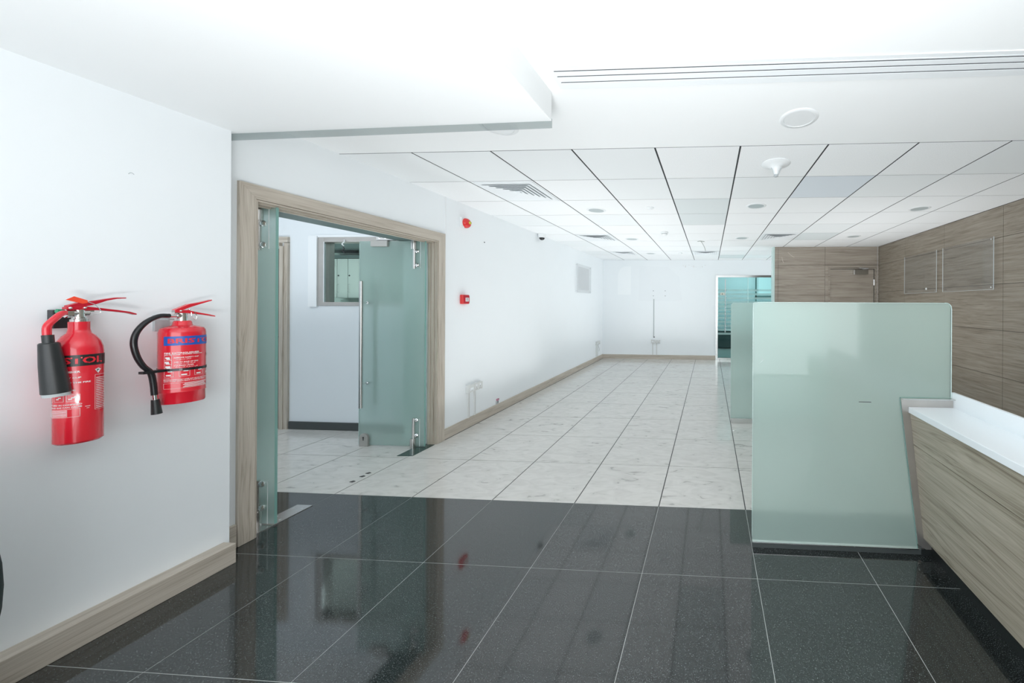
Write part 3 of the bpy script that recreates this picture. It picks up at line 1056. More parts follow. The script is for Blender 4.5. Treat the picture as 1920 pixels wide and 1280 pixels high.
def partition(name, gy, label, notch):
    t = thing(name, (0.8, gy, 0), label, 'partition')
    zt = 1.440
    c = 0.03
    arc = [(1.378 - c + c * math.sin(a), zt - c + c * math.cos(a)) for a in [PI / 2 * i / 6 for i in range(7)]]
    if notch:
        poly = [(0.2565, 0.034), (1.197, 0.034), (1.094, 0.898), (1.378, 0.898)] + arc[::-1] + [(0.2565 + .004, zt), (0.2565, zt - .004)]
    else:
        poly = [(0.2565, 0.060), (1.378, 0.060)] + arc[::-1] + [(0.2565 + 0.02, zt), (0.2565, zt - 0.02)]
    build('pane', B().prism(poly, 'Y', gy, gy + 0.012), FROST_P, t)
    e = B()
    e.box(0.255, 0.2565, gy - 0.0008, gy + 0.0128, 0.06, zt - 0.02)
    e.box(0.28, 1.348, gy - 0.0008, gy + 0.0128, zt, zt + 0.0015)
    n = len(arc)
    for i in range(n - 1):
        (xa, za), (xc, zc) = arc[i], arc[i + 1]
        e.prism([(xa, za), (xc, zc), (xc + 0.003, zc + 0.001), (xa + 0.001, za + 0.003)], 'Y', gy - 0.0008, gy + 0.0128)
    e.box(1.378, 1.381, gy - 0.0008, gy + 0.0128, 0.90 if notch else 0.06, zt - c)
    build('edge', e, GL_EDGE_L, t)
    if notch:
        build('edge', B().prism([(1.197, 0.034), (1.094, 0.898), (1.0965, 0.898), (1.1995, 0.034)], 'Y', gy - 0.0008, gy + 0.0128)
              .box(1.094, 1.378, gy - 0.0008, gy + 0.0128, 0.8965, 0.8985), GL_EDGE, t)
        build('base_rail', B().box(0.257, 1.268, gy - 0.006, gy + 0.03, 0, 0.031, bev=0.002), SKIRT_D, t)
        build('base_trim', B().box(0.257, 1.200, gy - 0.010, gy + 0.014, 0.031, 0.036), CHROME, t)
    else:
        build('base_rail', B().box(0.257, 1.40, gy - 0.006, gy + 0.03, 0, 0.060, bev=0.002), STEEL, t)
    return t


pf = partition('glass_partition', GY, 'large frosted green glass partition at the reception counter end', True)
pb = partition('glass_partition', 4.14, 'second frosted glass partition standing farther back behind the first', False)
build('scratch', B().box(0.865, 0.935, GY - 0.001, GY, 0.865, 0.868), BLACK_PL, pf)
build('tape_mark', B().tube([(0.30, GY - 0.001, 1.12), (0.315, GY - 0.001, 1.10), (0.30, GY - 0.001, 1.085)], 0.001, seg=4, smooth=0), WHITEPR, pf)
# back frame of the counter's staff side beyond the partition (desk return)
t = thing('staff_desk', (1.9, 1.0, 0), 'white staff desk behind the reception counter upstand', 'desk')
build('desk_top', B().box(1.42, 2.0, YC0, 1.9, 0.70, 0.73, bev=0.003), COUNTER, t)
for y in (0.0, 1.85):
    build('side_panel', B().box(1.44, 1.96, y, y + 0.03, 0, 0.70), WOOD_CT, t)

# ------------------------------------------------------------------ clear acrylic boards
def acrylic(name, wall, sgn, y0, y1, z0, z1, label):
    """board standing off a wall x=wall; sgn=-1 when it hangs on the right wall"""
    xo = wall + sgn * 0.030
    t = thing(name, (wall, (y0 + y1) / 2, z0), label, 'board')
    build('sheet', B().box(xo - 0.0015, xo + 0.0015, y0, y1, z0, z1), ACRYLIC, t)
    xb = xo - sgn * 0.009
    b = B()
    b.box(xo - 0.002, xo + 0.002, y0 - 0.005, y0, z0, z1).box(xo - 0.002, xo + 0.002, y1, y1 + 0.005, z0, z1)
    b.box(xo - 0.002, xo + 0.002, y0, y1, z0 - 0.003, z0)
    build('edge', b, ACRYL_EDGE, t)
    for y in (y0 + 0.025, y1 - 0.025):
        for z in (z0 + 0.025, z1 - 0.025):
            build('standoff', B().cyl((wall, y, z), (xo + sgn * 0.008, y, z), 0.0085, seg=14), CHROME, t, smooth=40)
    return t


acrylic('acrylic_board', XR - 0.012, -1, 4.045, 4.885, 1.605, 2.198, 'large clear acrylic board nearer the camera on the wood wall')
ab = acrylic('acrylic_board', XR - 0.012, -1, 5.02, 5.81, 1.605, 2.198, 'smaller clear acrylic board farther back on the wood wall')
acrylic('acrylic_board', XL, 1, 6.90, 7.74, 1.645, 2.235, 'clear acrylic poster holder on the white left wall')
build('smudge', B().box(XL + 0.026, XL + 0.028, 7.0, 7.62, 1.70, 2.18), clear('smudged_film', (0.985, 0.985, 0.985, 1), 0.3, 0.05, (0.7, 0.72, 0.74, 1)),
      bpy.data.objects['acrylic_board.002'])
build('tape_dab', B().lathe([(0, 0), (0.018, 0), (0.016, 0.003), (0, 0.004)], (XR - 0.046, 5.24, 1.66), '-X', 10), WHITEPR, ab)

# ------------------------------------------------------------------ fire alarm devices on the left wall
t = thing('alarm_sounder', (XL, 3.70, 2.31), 'round red fire alarm sounder high on left wall', 'alarm')
build('back_plate', B().box(XL, XL + 0.022, 3.635, 3.745, 2.262, 2.365, bev=0.006), WHITE_PL, t)
build('dome', B().lathe([(0.0, 0.052), (0.025, 0.050), (0.040, 0.043), (0.050, 0.030), (0.054, 0.014), (0.054, 0.0)],
                        (XL + 0.012, 3.705, 2.313), 'X', 32), RED_PL, t, smooth=40)
build('lens', B().lathe([(0, 0.02), (0.010, 0.018), (0.017, 0.008), (0.018, 0)], (XL + 0.058, 3.712, 2.318), 'X', 20), YELLOWPR, t, smooth=40)
t = thing('call_point', (XL, 3.69, 1.46), 'small square red manual call point on left wall', 'alarm')
build('box', B().box(XL, XL + 0.040, 3.645, 3.742, 1.410, 1.512, bev=0.006), RED_PL, t)
bz = build('bezel', B().box(XL + 0.040, XL + 0.046, 3.652, 3.736, 1.418, 1.503, bev=0.002), RED_DK, t)
build('press_plate', B().box(XL + 0.046, XL + 0.048, 3.672, 3.722, 1.438, 1.480), WHITEPR, bz)
b = B()
for z in (1.470, 1.462, 1.452):
    b.box(XL + 0.048, XL + 0.0485, 3.680, 3.714, z - 0.0015, z + 0.0015)
build('print', b, BLACKPR, bz)

for (y, z) in ((4.05, 2.16),):
    build('nail', B().cyl((XL, y, z), (XL + 0.008, y, z), 0.006, seg=8), BLACK_PL, bpy.data.objects['wall_left_far'])

# ------------------------------------------------------------------ sockets
SOCK = plain('socket_plastic', (0.66, 0.67, 0.66, 1), 0.35, var=0.02)


def socket_box(loc, label, wall, cable=False):
    """surface box with a data plate and a double socket; `wall` 'L' (faces +X) or 'B' (faces -Y)"""
    x, y, z = loc
    t = thing('wall_socket', loc, label, 'socket')
    wv = 0.086

    def bx(u0, u1, d0, d1, z0, z1, bev=0.0):
        if wall == 'L':
            return B().box(x + d0, x + d1, y + u0, y + u1, z + z0, z + z1, bev)
        return B().box(x + u0, x + u1, y - d1, y - d0, z + z0, z + z1, bev)
    build('back_box', bx(0, 0.235, 0, 0.034, 0, wv, 0.002), SOCK, t)
    a = build('data_plate', bx(0.002, 0.088, 0.034, 0.042, 0.001, wv - 0.001, 0.002), SOCK, t)
    build('data_port', bx(0.022, 0.066, 0.042, 0.047, 0.02, 0.055, 0.001), WHITE_MT, a)
    build('shadow_gap', bx(0.028, 0.062, 0.046, 0.0475, 0.022, 0.028), GREY_PL, a)
    s = build('socket_plate', bx(0.092, 0.233, 0.034, 0.042, 0.001, wv - 0.001, 0.002), SOCK, t)
    for k in range(2):
        build('switch', bx(0.118 + 0.062 * k, 0.132 + 0.062 * k, 0.042, 0.046, 0.052, 0.070), WHITE_MT, s)
        for (u, zz_) in ((0.126, 0.040), (0.117, 0.020), (0.135, 0.020)):
            build('pin_hole', bx(u - 0.003 + 0.062 * k, u + 0.003 + 0.062 * k, 0.042, 0.0424, zz_ - 0.004, zz_ + 0.003), BLACK_PL, s)
    for k, u in enumerate((0.030, 0.130)):
        build('trunking', bx(u, u + 0.022, 0, 0.014, -(z - 0.112), 0.0, 0.001), SOCK, t)
    return t


socket_box((XL, 3.742, 0.402), 'white socket box with trunking on left wall nearest the glass doors', 'L')
sk = socket_box((XL, 8.17, 0.402), 'white socket box on left wall close to the far corner', 'L')
build('loose_wire', B().tube([(XL + 0.045, 8.24, 0.43), (XL + 0.07, 8.18, 0.37), (XL + 0.06, 8.28, 0.30), (XL + 0.03, 8.33, 0.24)], 0.004, seg=6), GREY_PL, sk)
socket_box((-1.488, YF, 0.408), 'white socket box low on the far wall', 'B')
t = thing('cable_conduit', (-1.423, YF, 0.55), 'thin grey vertical conduit above the far wall socket', 'conduit')
build('channel', B().box(-1.436, -1.414, YF - 0.010, YF, 0.575, 1.53, bev=0.002), GREY_PL, t)
build('end_knot', B().sphere((-1.412, YF - 0.015, 0.56), 0.016, 10, 8), BLACK_PL, t)
t = thing('tape_scrap', (XL + 0.006, 4.32, 0.112), 'small pink and grey tape scrap on left skirting top', 'tape')
build('tape_body', B().box(XL + 0.001, XL + 0.010, 4.295, 4.335, 0.1125, 0.155), GREY_PL, t)
build('tape_tab', B().box(XL + 0.001, XL + 0.012, 4.302, 4.348, 0.156, 0.18), plain('pink_tape', (0.50, 0.22, 0.30, 1), 0.5), t)
build('tape_label', B().box(XL + 0.010, XL + 0.0115, 4.318, 4.333, 0.125, 0.153), BLACKPR, t)
for (x, y, a) in ((-2.831, 2.585, 'nearest the granite'), (-2.835, 2.668, 'between its two neighbours'), (-2.840, 2.722, 'farthest from the granite')):
    sc = build('floor_scrap', B().prism([(x - 0.016, y - 0.010), (x + 0.012, y - 0.014), (x + 0.022, y + 0.004), (x - 0.004, y + 0.012)], 'Z', 0.0006, 0.003),
               SCRAP, loc=(x, y, 0.0006))
    tag(sc, 'small dark scrap on marble in the glass doorway, ' + a, 'scrap', 'scraps in the doorway')
sc = build('plaster_crumb', B().lathe([(0.016, 0), (0.014, 0.006), (0.0, 0.010)], (0.275, 3.885, 0.0006), 'Z', 7)
           .box(0.29, 0.31, 3.90, 3.905, 0.0006, 0.004), WHITEPR, loc=(0.275, 3.885, 0))
tag(sc, 'white crumb on marble in front of the second glass partition', 'crumb')

# ------------------------------------------------------------------ CCTV dome camera
t = thing('dome_camera', (-2.69, 5.39, H), 'white dome security camera where the left wall meets ceiling', 'camera')
build('housing', B().lathe([(0.0, 0.0), (0.060, 0.0), (0.062, 0.03), (0.056, 0.058), (0.042, 0.062)], (-2.684, 5.36, H), '-Z', 32), WHITE_PL, t, smooth=40)
build('lens_dome', B().lathe([(0.042, 0.058), (0.040, 0.075), (0.030, 0.090), (0.014, 0.098), (0, 0.100)], (-2.684, 5.36, H), '-Z', 28), BLACK_RUB, t, smooth=60)

# ------------------------------------------------------------------ downlights
CAN = plain('can_grey', (0.30, 0.33, 0.34, 1), 0.5)


def downlight(x, y, label, near=False, group=None):
    t = thing('downlight', (x, y, H), label, 'light', group)
    r = 0.112
    build('trim_ring', B().lathe([(r - 0.026, 0.0), (r - 0.024, 0.006), (r - 0.006, 0.005), (r, 0.0)], (x, y, H), '-Z', 40),
          WHITE_PL, t, smooth=40)
    if near:
        build('diffuser', B().lathe([(0.0, 0.0035), (r - 0.026, 0.0035), (r - 0.026, 0.0)], (x, y, H), '-Z', 40), WHITE_PL, t)
    else:
        # unlit grey disc inside the trim ring
        build('diffuser', B().lathe([(0.0, 0.0035), (r - 0.026, 0.0035), (r - 0.026, 0.0)], (x, y, H), '-Z', 40), DIFF_GREY, t)
    return t


downlight(-1.316, 2.069, 'round white downlight half hidden behind the bulkhead edge', True)
downlight(0.519, 2.06, 'round white downlight in plaster ceiling between slot diffuser and tiles', True)
downlight(-1.346, 4.0, 'grey downlight nearest the camera in the left row of the tiled ceiling')
downlight(0.514, 3.89, 'grey downlight nearest the camera in the middle row of tiles')
downlight(2.385, 4.066, 'grey downlight in the tiled ceiling closest to the long wood wall')
downlight(-1.337, 5.83, 'second grey downlight in the left row, beyond the dome camera')
downlight(0.53, 5.79, 'second grey downlight in the middle row of the tiled ceiling')
downlight(2.312, 5.70, 'grey downlight in a grey tile near the wooden door wall')
downlight(-1.311, 7.55, 'farthest grey downlight in the left row near the far wall')

# detectors
for (x, y, lb, big) in ((-0.688, 3.911, 'small flat round detector on nearer ceiling tile, left of centre', 0),
                        (-0.702, 5.276, 'white smoke detector with stepped head left of centre', 1),
                        (-0.642, 7.481, 'tiny flat detector on ceiling near the far wall', 0)):
    t = thing('smoke_detector', (x, y, H), lb, 'detector')
    if big:
        build('base', B().lathe([(0, 0), (0.056, 0), (0.058, 0.018), (0.050, 0.024)], (x, y, H), '-Z', 28), WHITE_PL, t, smooth=40)
        build('sensor_head', B().lathe([(0.044, 0.022), (0.044, 0.040), (0.028, 0.056), (0, 0.058)], (x, y, H), '-Z', 28), WHITE_PL, t, smooth=40)
        build('grille', B().lathe([(0.0445, 0.026), (0.0450, 0.034), (0.040, 0.035)], (x, y, H), '-Z', 28), GREY_PL, t)
    else:
        build('base', B().lathe([(0, 0), (0.042, 0), (0.042, 0.010), (0.034, 0.016), (0, 0.017)], (x, y, H), '-Z', 28), WHITE_PL, t, smooth=40)
        build('cap', B().lathe([(0.020, 0.016), (0.018, 0.020), (0, 0.021)], (x, y, H), '-Z', 20), WHITE_MT, t, smooth=40)

# trumpet-shaped ceiling antenna
t = thing('ceiling_antenna', (0.51, 2.74, H), 'white trumpet-shaped antenna hanging from the first row of tiles', 'antenna')
ox, oy = 0.511, 2.72
build('horn', B().lathe([(0, 0.0), (0.108, 0.0), (0.110, 0.005), (0.102, 0.010), (0.072, 0.018), (0.045, 0.030), (0.031, 0.048), (0.022, 0.070), (0.017, 0.088), (0, 0.088)],
                        (ox, oy, H), '-Z', 40), WHITE_PL, t, smooth=50)
build('lower_piece', B().lathe([(0.018, 0.086), (0.018, 0.098), (0.012, 0.104), (0, 0.105)], (ox, oy, H), '-Z', 24), GREY_PL, t, smooth=40)
for s in (-1, 1):
    build('rod', B().tube([(ox + s * 0.040, oy - 0.012, H - 0.036), (ox + s * 0.028, oy - 0.012, H - 0.062), (ox + s * 0.0195, oy - 0.008, H - 0.088)], 0.003, seg=6, smooth=0),
          GREY_PL, t)

# ------------------------------------------------------------------ square four-way diffusers, one per tile
THROAT = plain('diffuser_throat', (0.52, 0.55, 0.57, 1), 0.6)


def diffuser(c, r, label, size=0.56):
    x0 = CX0 + 0.6 * (c - 1)
    cx_, cy_ = x0 + 0.3, CY0 + 0.6 * r + 0.3
    t = thing('air_diffuser', (cx_, cy_, H), label, 'vent')
    hs = size / 2
    build('frame', B().frame(cx_ - hs, cx_ + hs, cy_ - hs, cy_ + hs, H - 0.006, H - 0.0005, 0.045), WHITE_MT, t)
    build('dark_throat', B().box(cx_ - hs + 0.045, cx_ + hs - 0.045, cy_ - hs + 0.045, cy_ + hs - 0.045, H - 0.0012, H - 0.0006), THROAT, t)
    for k in range(5):
        h = hs - 0.052 - 0.042 * k
        w_ = 0.036
        # sloping louvre ring
        bm = B()
        o_, i_ = h, h - w_
        zo, zi = H - 0.003, H - 0.018
        O = [(cx_ - o_, cy_ - o_, zo), (cx_ + o_, cy_ - o_, zo), (cx_ + o_, cy_ + o_, zo), (cx_ - o_, cy_ + o_, zo)]
        I = [(cx_ - i_, cy_ - i_, zi), (cx_ + i_, cy_ - i_, zi), (cx_ + i_, cy_ + i_, zi), (cx_ - i_, cy_ + i_, zi)]
        # louvres flare outwards: outer lip low, inner edge high
        O = [(p[0], p[1], H - 0.012) for p in O]
        I = [(p[0], p[1], H - 0.003) for p in I]
        vo = [bm.bm.verts.new(p) for p in O]
        vi = [bm.bm.verts.new(p) for p in I]
        vo2 = [bm.bm.verts.new((p[0], p[1], p[2] + 0.0015)) for p in O]
        vi2 = [bm.bm.verts.new((p[0], p[1], p[2] + 0.0015)) for p in I]
        for a in range(4):
            q = (a + 1) % 4
            bm.bm.faces.new((vo[a], vo[q], vi[q], vi[a]))
            bm.bm.faces.new((vo2[a], vo2[q], vi2[q], vi2[a]))
            bm.bm.faces.new((vo[a], vo[q], vo2[q], vo2[a]))
            bm.bm.faces.new((vi[a], vi[q], vi2[q], vi2[a]))
        build('louvre', bm, WHITE_MT, t)
    build('core', B().box(cx_ - 0.02, cx_ + 0.02, cy_ - 0.02, cy_ + 0.02, H - 0.010, H - 0.001), WHITE_MT, t)
    return t


diffuser(1, 1, 'square air diffuser nearest the camera, above the glass doors side')
diffuser(1, 5, 'square air diffuser in the left tile column beyond the dome camera')
diffuser(1, 8, 'farthest square air diffuser on the left, near the far wall', 0.5)
diffuser(6, 5, 'square air diffuser just left of the wood-clad cross wall top')
diffuser(4, 8, 'square air diffuser by the loose hanging wire near far wall')

# loose wire hanging from a tile
t = thing('hanging_wire', (-0.16, 6.0, H), 'short loose pale wire hanging from a ceiling tile far back', 'wire')
build('wire', B().tube([(-0.17, 6.05, H), (-0.14, 6.15, H - 0.02), (-0.10, 6.35, H - 0.07), (-0.085, 6.5, H - 0.11)], 0.006, seg=8), CORD, t, smooth=60)
build('hook', B().tube([(-0.22, 6.08, H - 0.004), (-0.17, 6.03, H - 0.008), (-0.10, 6.08, H - 0.004)], 0.005, seg=6), CORD, t)

# ------------------------------------------------------------------ long slot diffuser in the plaster
t = thing('slot_diffuser', (1.0, 1.63, H), 'long white linear slot diffuser across the plaster ceiling', 'vent')
SXa, SXb = -0.765, 3.0
build('frame', B().frame(SXa, SXb, 1.548, 1.716, H - 0.004, H + 0.001, 0.024), WHITE_MT, t)
build('dark_slot', B().box(SXa + 0.022, SXb - 0.022, 1.570, 1.694, H - 0.0010, H - 0.0005), BLACK_PL, t)
yb = 1.572
for (ya, yc) in ((1.572, 1.579), (1.590, 1.617), (1.628, 1.661), (1.672, 1.692)):
    build('slat', B().box(SXa + 0.022, SXb - 0.022, ya, yc, H - 0.005, H - 0.0012), WHITE_MT, t)

# ------------------------------------------------------------------ fire extinguishers
def cyl_print_lines(b, fn, rows):
    """rows: (text, u_left, z, height, width)"""
    for (s, u, z, h, w_) in rows:
        V, F = text2d(s, h, w_, bold=0.025)
        put_faces(b, [(vx + u + w_ / 2, vy + z) for vx, vy in V], F, fn)
    return b


# --- CO2 extinguisher (left)
ex, ey, R = -2.572, 1.266, 0.053
z0 = 0.835
t = thing('fire_extinguisher', (ex, ey, z0), 'red carbon dioxide extinguisher with black horn on near white wall', 'extinguisher')
cy2 = build('cylinder', B().lathe([(0, 0.022), (R - 0.006, 0.022), (R, 0.029), (R, 0.385), (R * 0.97, 0.408), (R * 0.86, 0.432), (R * 0.68, 0.452),
                                   (R * 0.50, 0.464), (0.0245, 0.474), (0.0235, 0.480), (0.0235, 0.510), (0, 0.510)],
                                  (ex, ey, z0), 'Z', 56), RED, t, smooth=35)
build('collar', B().lathe([(0.0, 0.508), (0.0205, 0.508), (0.0205, 0.520), (0.017, 0.522), (0.017, 0.530), (0, 0.53)], (ex, ey, z0), 'Z', 28), STEEL, t, smooth=35)
vv = build('valve', B().cyl((ex, ey, z0 + 0.528), (ex, ey, z0 + 0.560), 0.0135, seg=18)
           .cyl((ex, ey + 0.02, z0 + 0.545), (ex, ey - 0.030, z0 + 0.545), 0.0125, seg=18)
           .cyl((ex + 0.0, ey - 0.018, z0 + 0.545), (ex, ey - 0.032, z0 + 0.545), 0.018, seg=6)
           .box(ex - 0.009, ex + 0.009, ey - 0.012, ey + 0.03, z0 + 0.550, z0 + 0.566), CHROME, t, smooth=35)
build('gauge_cap', B().cyl((ex - 0.02, ey - 0.026, z0 + 0.552), (ex - 0.02, ey - 0.040, z0 + 0.554), 0.008, seg=14), GREENPL, vv)


def lever(pts, w0, hh, mat, name, par):
    """curved strap in the y-z plane at x=ex, width w0 in x, thickness profile hh"""
    b = B()
    up = [(y, z + h / 2) for (y, z), h in zip(pts, hh)]
    dn = [(y, z - h / 2) for (y, z), h in zip(pts, hh)]
    b.prism(up + dn[::-1], 'X', ex_ - w0 / 2, ex_ + w0 / 2)
    return build(name, b, mat, par, bevel=0.0015)


ex_ = ex + 0.002
zt = z0 + 0.563
lever([(ey - 0.030, zt + 0.006), (ey - 0.004, zt + 0.015), (ey + 0.030, zt + 0.024), (ey + 0.060, zt + 0.037), (ey + 0.085, zt + 0.044), (ey + 0.108, zt + 0.045)],
      0.020, [0.014, 0.022, 0.016, 0.008, 0.006, 0.004], RED_DK, 'top_lever', t)
lever([(ey - 0.034, zt + 0.002), (ey + 0.010, zt + 0.001), (ey + 0.045, zt - 0.003), (ey + 0.085, zt - 0.011), (ey + 0.115, zt - 0.018), (ey + 0.135, zt - 0.027)],
      0.022, [0.010, 0.016, 0.010, 0.008, 0.007, 0.006], RED_DK, 'carry_handle', t)
build('rivet', B().sphere((ex + 0.013, ey + 0.006, zt + 0.003), 0.005, 10, 8), CHROME, t)
build('rivet', B().sphere((ex + 0.013, ey - 0.026, zt + 0.003), 0.005, 10, 8), CHROME, t)
build('safety_tag', B().prism([(ey - 0.036, zt + 0.036), (ey - 0.018, zt + 0.050), (ey + 0.012, zt + 0.034), (ey + 0.013, zt + 0.024), (ey + 0.002, zt + 0.020)],
                              'X', ex + 0.012, ex + 0.014), ORANGE, t)
build('safety_pin', B().tube([(ex + 0.014, ey + 0.012, zt + 0.028), (ex + 0.016, ey + 0.030, zt + 0.014), (ex + 0.015, ey + 0.042, zt - 0.016), (ex + 0.012, ey + 0.020, zt - 0.028)],
                             0.0012, seg=6), CHROME, t)
pipe = build('discharge_pipe', B().tube([(ex + 0.000, ey - 0.026, z0 + 0.545), (ex + 0.010, ey - 0.042, z0 + 0.545), (ex + 0.022, ey - 0.066, z0 + 0.520),
                                         (ex + 0.026, ey - 0.080, z0 + 0.495), (ex + 0.027, ey - 0.081, z0 + 0.455)], 0.0098, seg=18), RED, t, smooth=60)
hx_, hy_ = ex + 0.030, ey - 0.080
HM = Matrix.Rotation(math.radians(4.5), 4, 'X')     # the horn hangs slightly aslant
ho = (hx_, hy_ + 0.017, z0 + 0.236)
hn = build('horn', B().lathe([(0.0, 0.0), (0.029, 0.0), (0.0305, 0.002), (0.0265, 0.110), (0.0215, 0.194), (0.018, 0.198), (0.0, 0.198)],
                             ho, HM, 40), BLACK_PL, t, smooth=35)
build('horn_neck', B().cyl((hx_, hy_ + 0.001, z0 + 0.430), (hx_ - 0.002, hy_, z0 + 0.463), 0.0125, seg=20), BLACK_PL, t, smooth=35)
build('horn_rim', B().lathe([(0.027, -0.012), (0.0285, -0.012), (0.0285, 0.0), (0.027, 0.0)], ho, HM, 36), GREY_PL, t)

phc = -math.radians(38)
zl = 0.857
fn = on_cyl(ex, ey, R + 0.0006, phc, zl)
build('name_band', patch(B(), fn, -0.092, 0.100, 0.311, 0.356, 40), BLACKPR, cy2)
fn2 = on_cyl(ex, ey, R + 0.0012, phc, zl)
V, F = text2d('BRISTOL', 0.027, 0.142, bold=0.03)
build('name_lettering', put_faces(B(), [(u - 0.003, v + 0.334) for u, v in V], F, fn2), REDPR, cy2)
b = B()
cyl_print_lines(b, fn2, [('FIRE EXTINGUISHER', -0.072, 0.289, 0.008, 0.086), ('REMOVE SAFETY CLIP', -0.072, 0.266, 0.006, 0.088),
                         ('AIM AT BASE OF THE FIRE', -0.072, 0.246, 0.006, 0.108), ('SQUEEZE LEVER', -0.072, 0.216, 0.006, 0.078),
                         ('IF USED IN CONFINED', -0.062, 0.160, 0.0055, 0.080), ('SPACE GAS CAN CAUSE', -0.062, 0.150, 0.0055, 0.080)])
outline(b, fn2, -0.014, 0.014, 0.173, 0.200)
outline(b, fn2, -0.046, -0.020, 0.173, 0.200)
outline(b, fn2, -0.074, -0.052, 0.173, 0.200)
outline(b, fn2, -0.074, 0.014, 0.110, 0.143, n=12)
for k in range(5):
    patch(b, fn2, -0.070, -0.012, 0.114 + 0.0056 * k, 0.1165 + 0.0056 * k, 8)
for (u, v) in ((-0.006, 0.182), (0.0, 0.187), (0.006, 0.192), (-0.036, 0.184), (-0.030, 0.189), (-0.064, 0.186)):
    patch(b, fn2, u - 0.004, u + 0.004, v - 0.002, v + 0.002, 2)
patch(b, fn2, 0.024, 0.035, 0.146, 0.148, 3)
patch(b, fn2, 0.027, 0.033, 0.139, 0.1405, 2)
# side label with its emblem
outline(b, fn2, 0.046, 0.084, 0.128, 0.271, n=8)
for k in range(18):
    patch(b, fn2, 0.049, 0.081, 0.134 + 0.0072 * k, 0.1365 + 0.0072 * k, 4)
b2 = B()
put_faces(b2, [(0.046, 0.292), (0.055, 0.298), (0.064, 0.292), (0.055, 0.276)], [(0, 1, 2, 3)], fn2)
build('emblem', b2, WHITEPR, cy2)
b3 = B()
fn3 = on_cyl(ex, ey, R + 0.0018, phc, zl)
patch(b3, fn3, 0.0515, 0.0535, 0.284, 0.293, 1)
patch(b3, fn3, 0.0535, 0.0585, 0.289, 0.292, 1)
build('emblem_mark', b3, BLACKPR, cy2)
build('instruction_print', b, WHITEPR, cy2)

t = thing('wall_bracket', (XN, 1.24, 1.34), 'black wall bracket behind the horned extinguisher', 'bracket')
build('plate', B().box(XN, XN + 0.028, 1.238, 1.302, 1.318, 1.393, bev=0.002), BLACK_BOX, t)
for (y, z) in ((1.252, 1.378), (1.29, 1.330)):
    build('screw', B().cyl((XN + 0.028, y, z), (XN + 0.031, y, z), 0.004, seg=10), CHROME, t)

# --- powder extinguisher (right)
ex, ey, R = -2.570, 1.541, 0.0675
z0 = 0.925
t = thing('fire_extinguisher', (ex, ey, z0), 'red extinguisher with blue band and black hose on near white wall', 'extinguisher')
cy3 = build('cylinder', B().lathe([(0, 0.020), (R - 0.012, 0.020), (R - 0.008, 0.016), (R - 0.003, 0.017), (R - 0.001, 0.024), (R - 0.001, 0.068), (R + 0.0012, 0.072), (R, 0.076),
                                   (R, 0.352), (R * 0.975, 0.366), (R * 0.90, 0.376), (R * 0.75, 0.381), (R * 0.46, 0.388), (R * 0.42, 0.393),
                                   (R * 0.40, 0.404), (0.0235, 0.410), (0.0, 0.410)], (ex, ey, z0), 'Z', 56), RED, t, smooth=35)
vv = build('valve', B().cyl((ex, ey, z0 + 0.406), (ex, ey, z0 + 0.446), 0.016, 0.014, seg=18)
           .cyl((ex + 0.004, ey + 0.01, z0 + 0.434), (ex + 0.004, ey - 0.044, z0 + 0.436), 0.0085, seg=16)
           .cyl((ex + 0.004, ey - 0.012, z0 + 0.434), (ex + 0.004, ey - 0.022, z0 + 0.435), 0.0125, seg=6)
           .box(ex - 0.009, ex + 0.009, ey - 0.030, ey + 0.012, z0 + 0.446, z0 + 0.462), CHROME, t, smooth=35)
ex_ = ex + 0.002
zt = z0 + 0.452
lever([(ey - 0.030, zt + 0.006), (ey - 0.002, zt + 0.020), (ey + 0.014, zt + 0.030), (ey + 0.050, zt + 0.043), (ey + 0.092, zt + 0.059)],
      0.021, [0.012, 0.018, 0.018, 0.010, 0.006], RED, 'top_lever', t)
lever([(ey - 0.030, zt + 0.003), (ey + 0.010, zt + 0.002), (ey + 0.040, zt - 0.006), (ey + 0.080, zt - 0.016), (ey + 0.104, zt - 0.024)],
      0.022, [0.009, 0.016, 0.010, 0.007, 0.005], RED, 'carry_handle', t)
build('rivet', B().sphere((ex + 0.013, ey - 0.014, zt + 0.006), 0.0042, 10, 8), CHROME, t)
build('rivet', B().sphere((ex + 0.013, ey + 0.014, zt + 0.012), 0.0048, 10, 8), CHROME, t)
build('safety_pin', B().tube([(ex + 0.014, ey + 0.020, zt - 0.002), (ex + 0.014, ey + 0.022, zt - 0.022), (ex + 0.014, ey + 0.034, zt - 0.040), (ex + 0.014, ey + 0.038, zt - 0.022), (ex + 0.014, ey + 0.030, zt)],
                             0.0013, seg=6), CHROME, t)
hz = z0 + 0.436
hose = build('hose', B().tube([(ex + 0.004, ey - 0.044, hz), (ex + 0.006, ey - 0.075, hz - 0.001), (ex + 0.008, ey - 0.112, hz - 0.026), (ex + 0.010, ey - 0.139, hz - 0.068),
                               (ex + 0.010, ey - 0.148, hz - 0.118), (ex + 0.010, ey - 0.140, hz - 0.176), (ex + 0.012, ey - 0.124, hz - 0.224), (ex + 0.014, ey - 0.104, hz - 0.258),
                               (ex + 0.014, ey - 0.096, hz - 0.306), (ex + 0.014, ey - 0.092, hz - 0.364)], 0.0098, seg=18), BLACK_RUB, t, smooth=60)
build('ferrule', B().cyl((ex + 0.014, ey - 0.0915, hz - 0.362), (ex + 0.014, ey - 0.0895, hz - 0.388), 0.0085, seg=16), CHROME, hose, smooth=35)
build('nozzle', B().cyl((ex + 0.014, ey - 0.0898, hz - 0.386), (ex + 0.014, ey - 0.085, hz - 0.453), 0.0115, 0.0155, seg=24), BLACK_PL, hose, smooth=35)
zs_ = z0 + 0.180
st = B()
fnS = on_cyl(ex, ey, R + 0.0020, 0, 0)
A0, A1 = math.radians(-190), math.radians(100)
n = 40
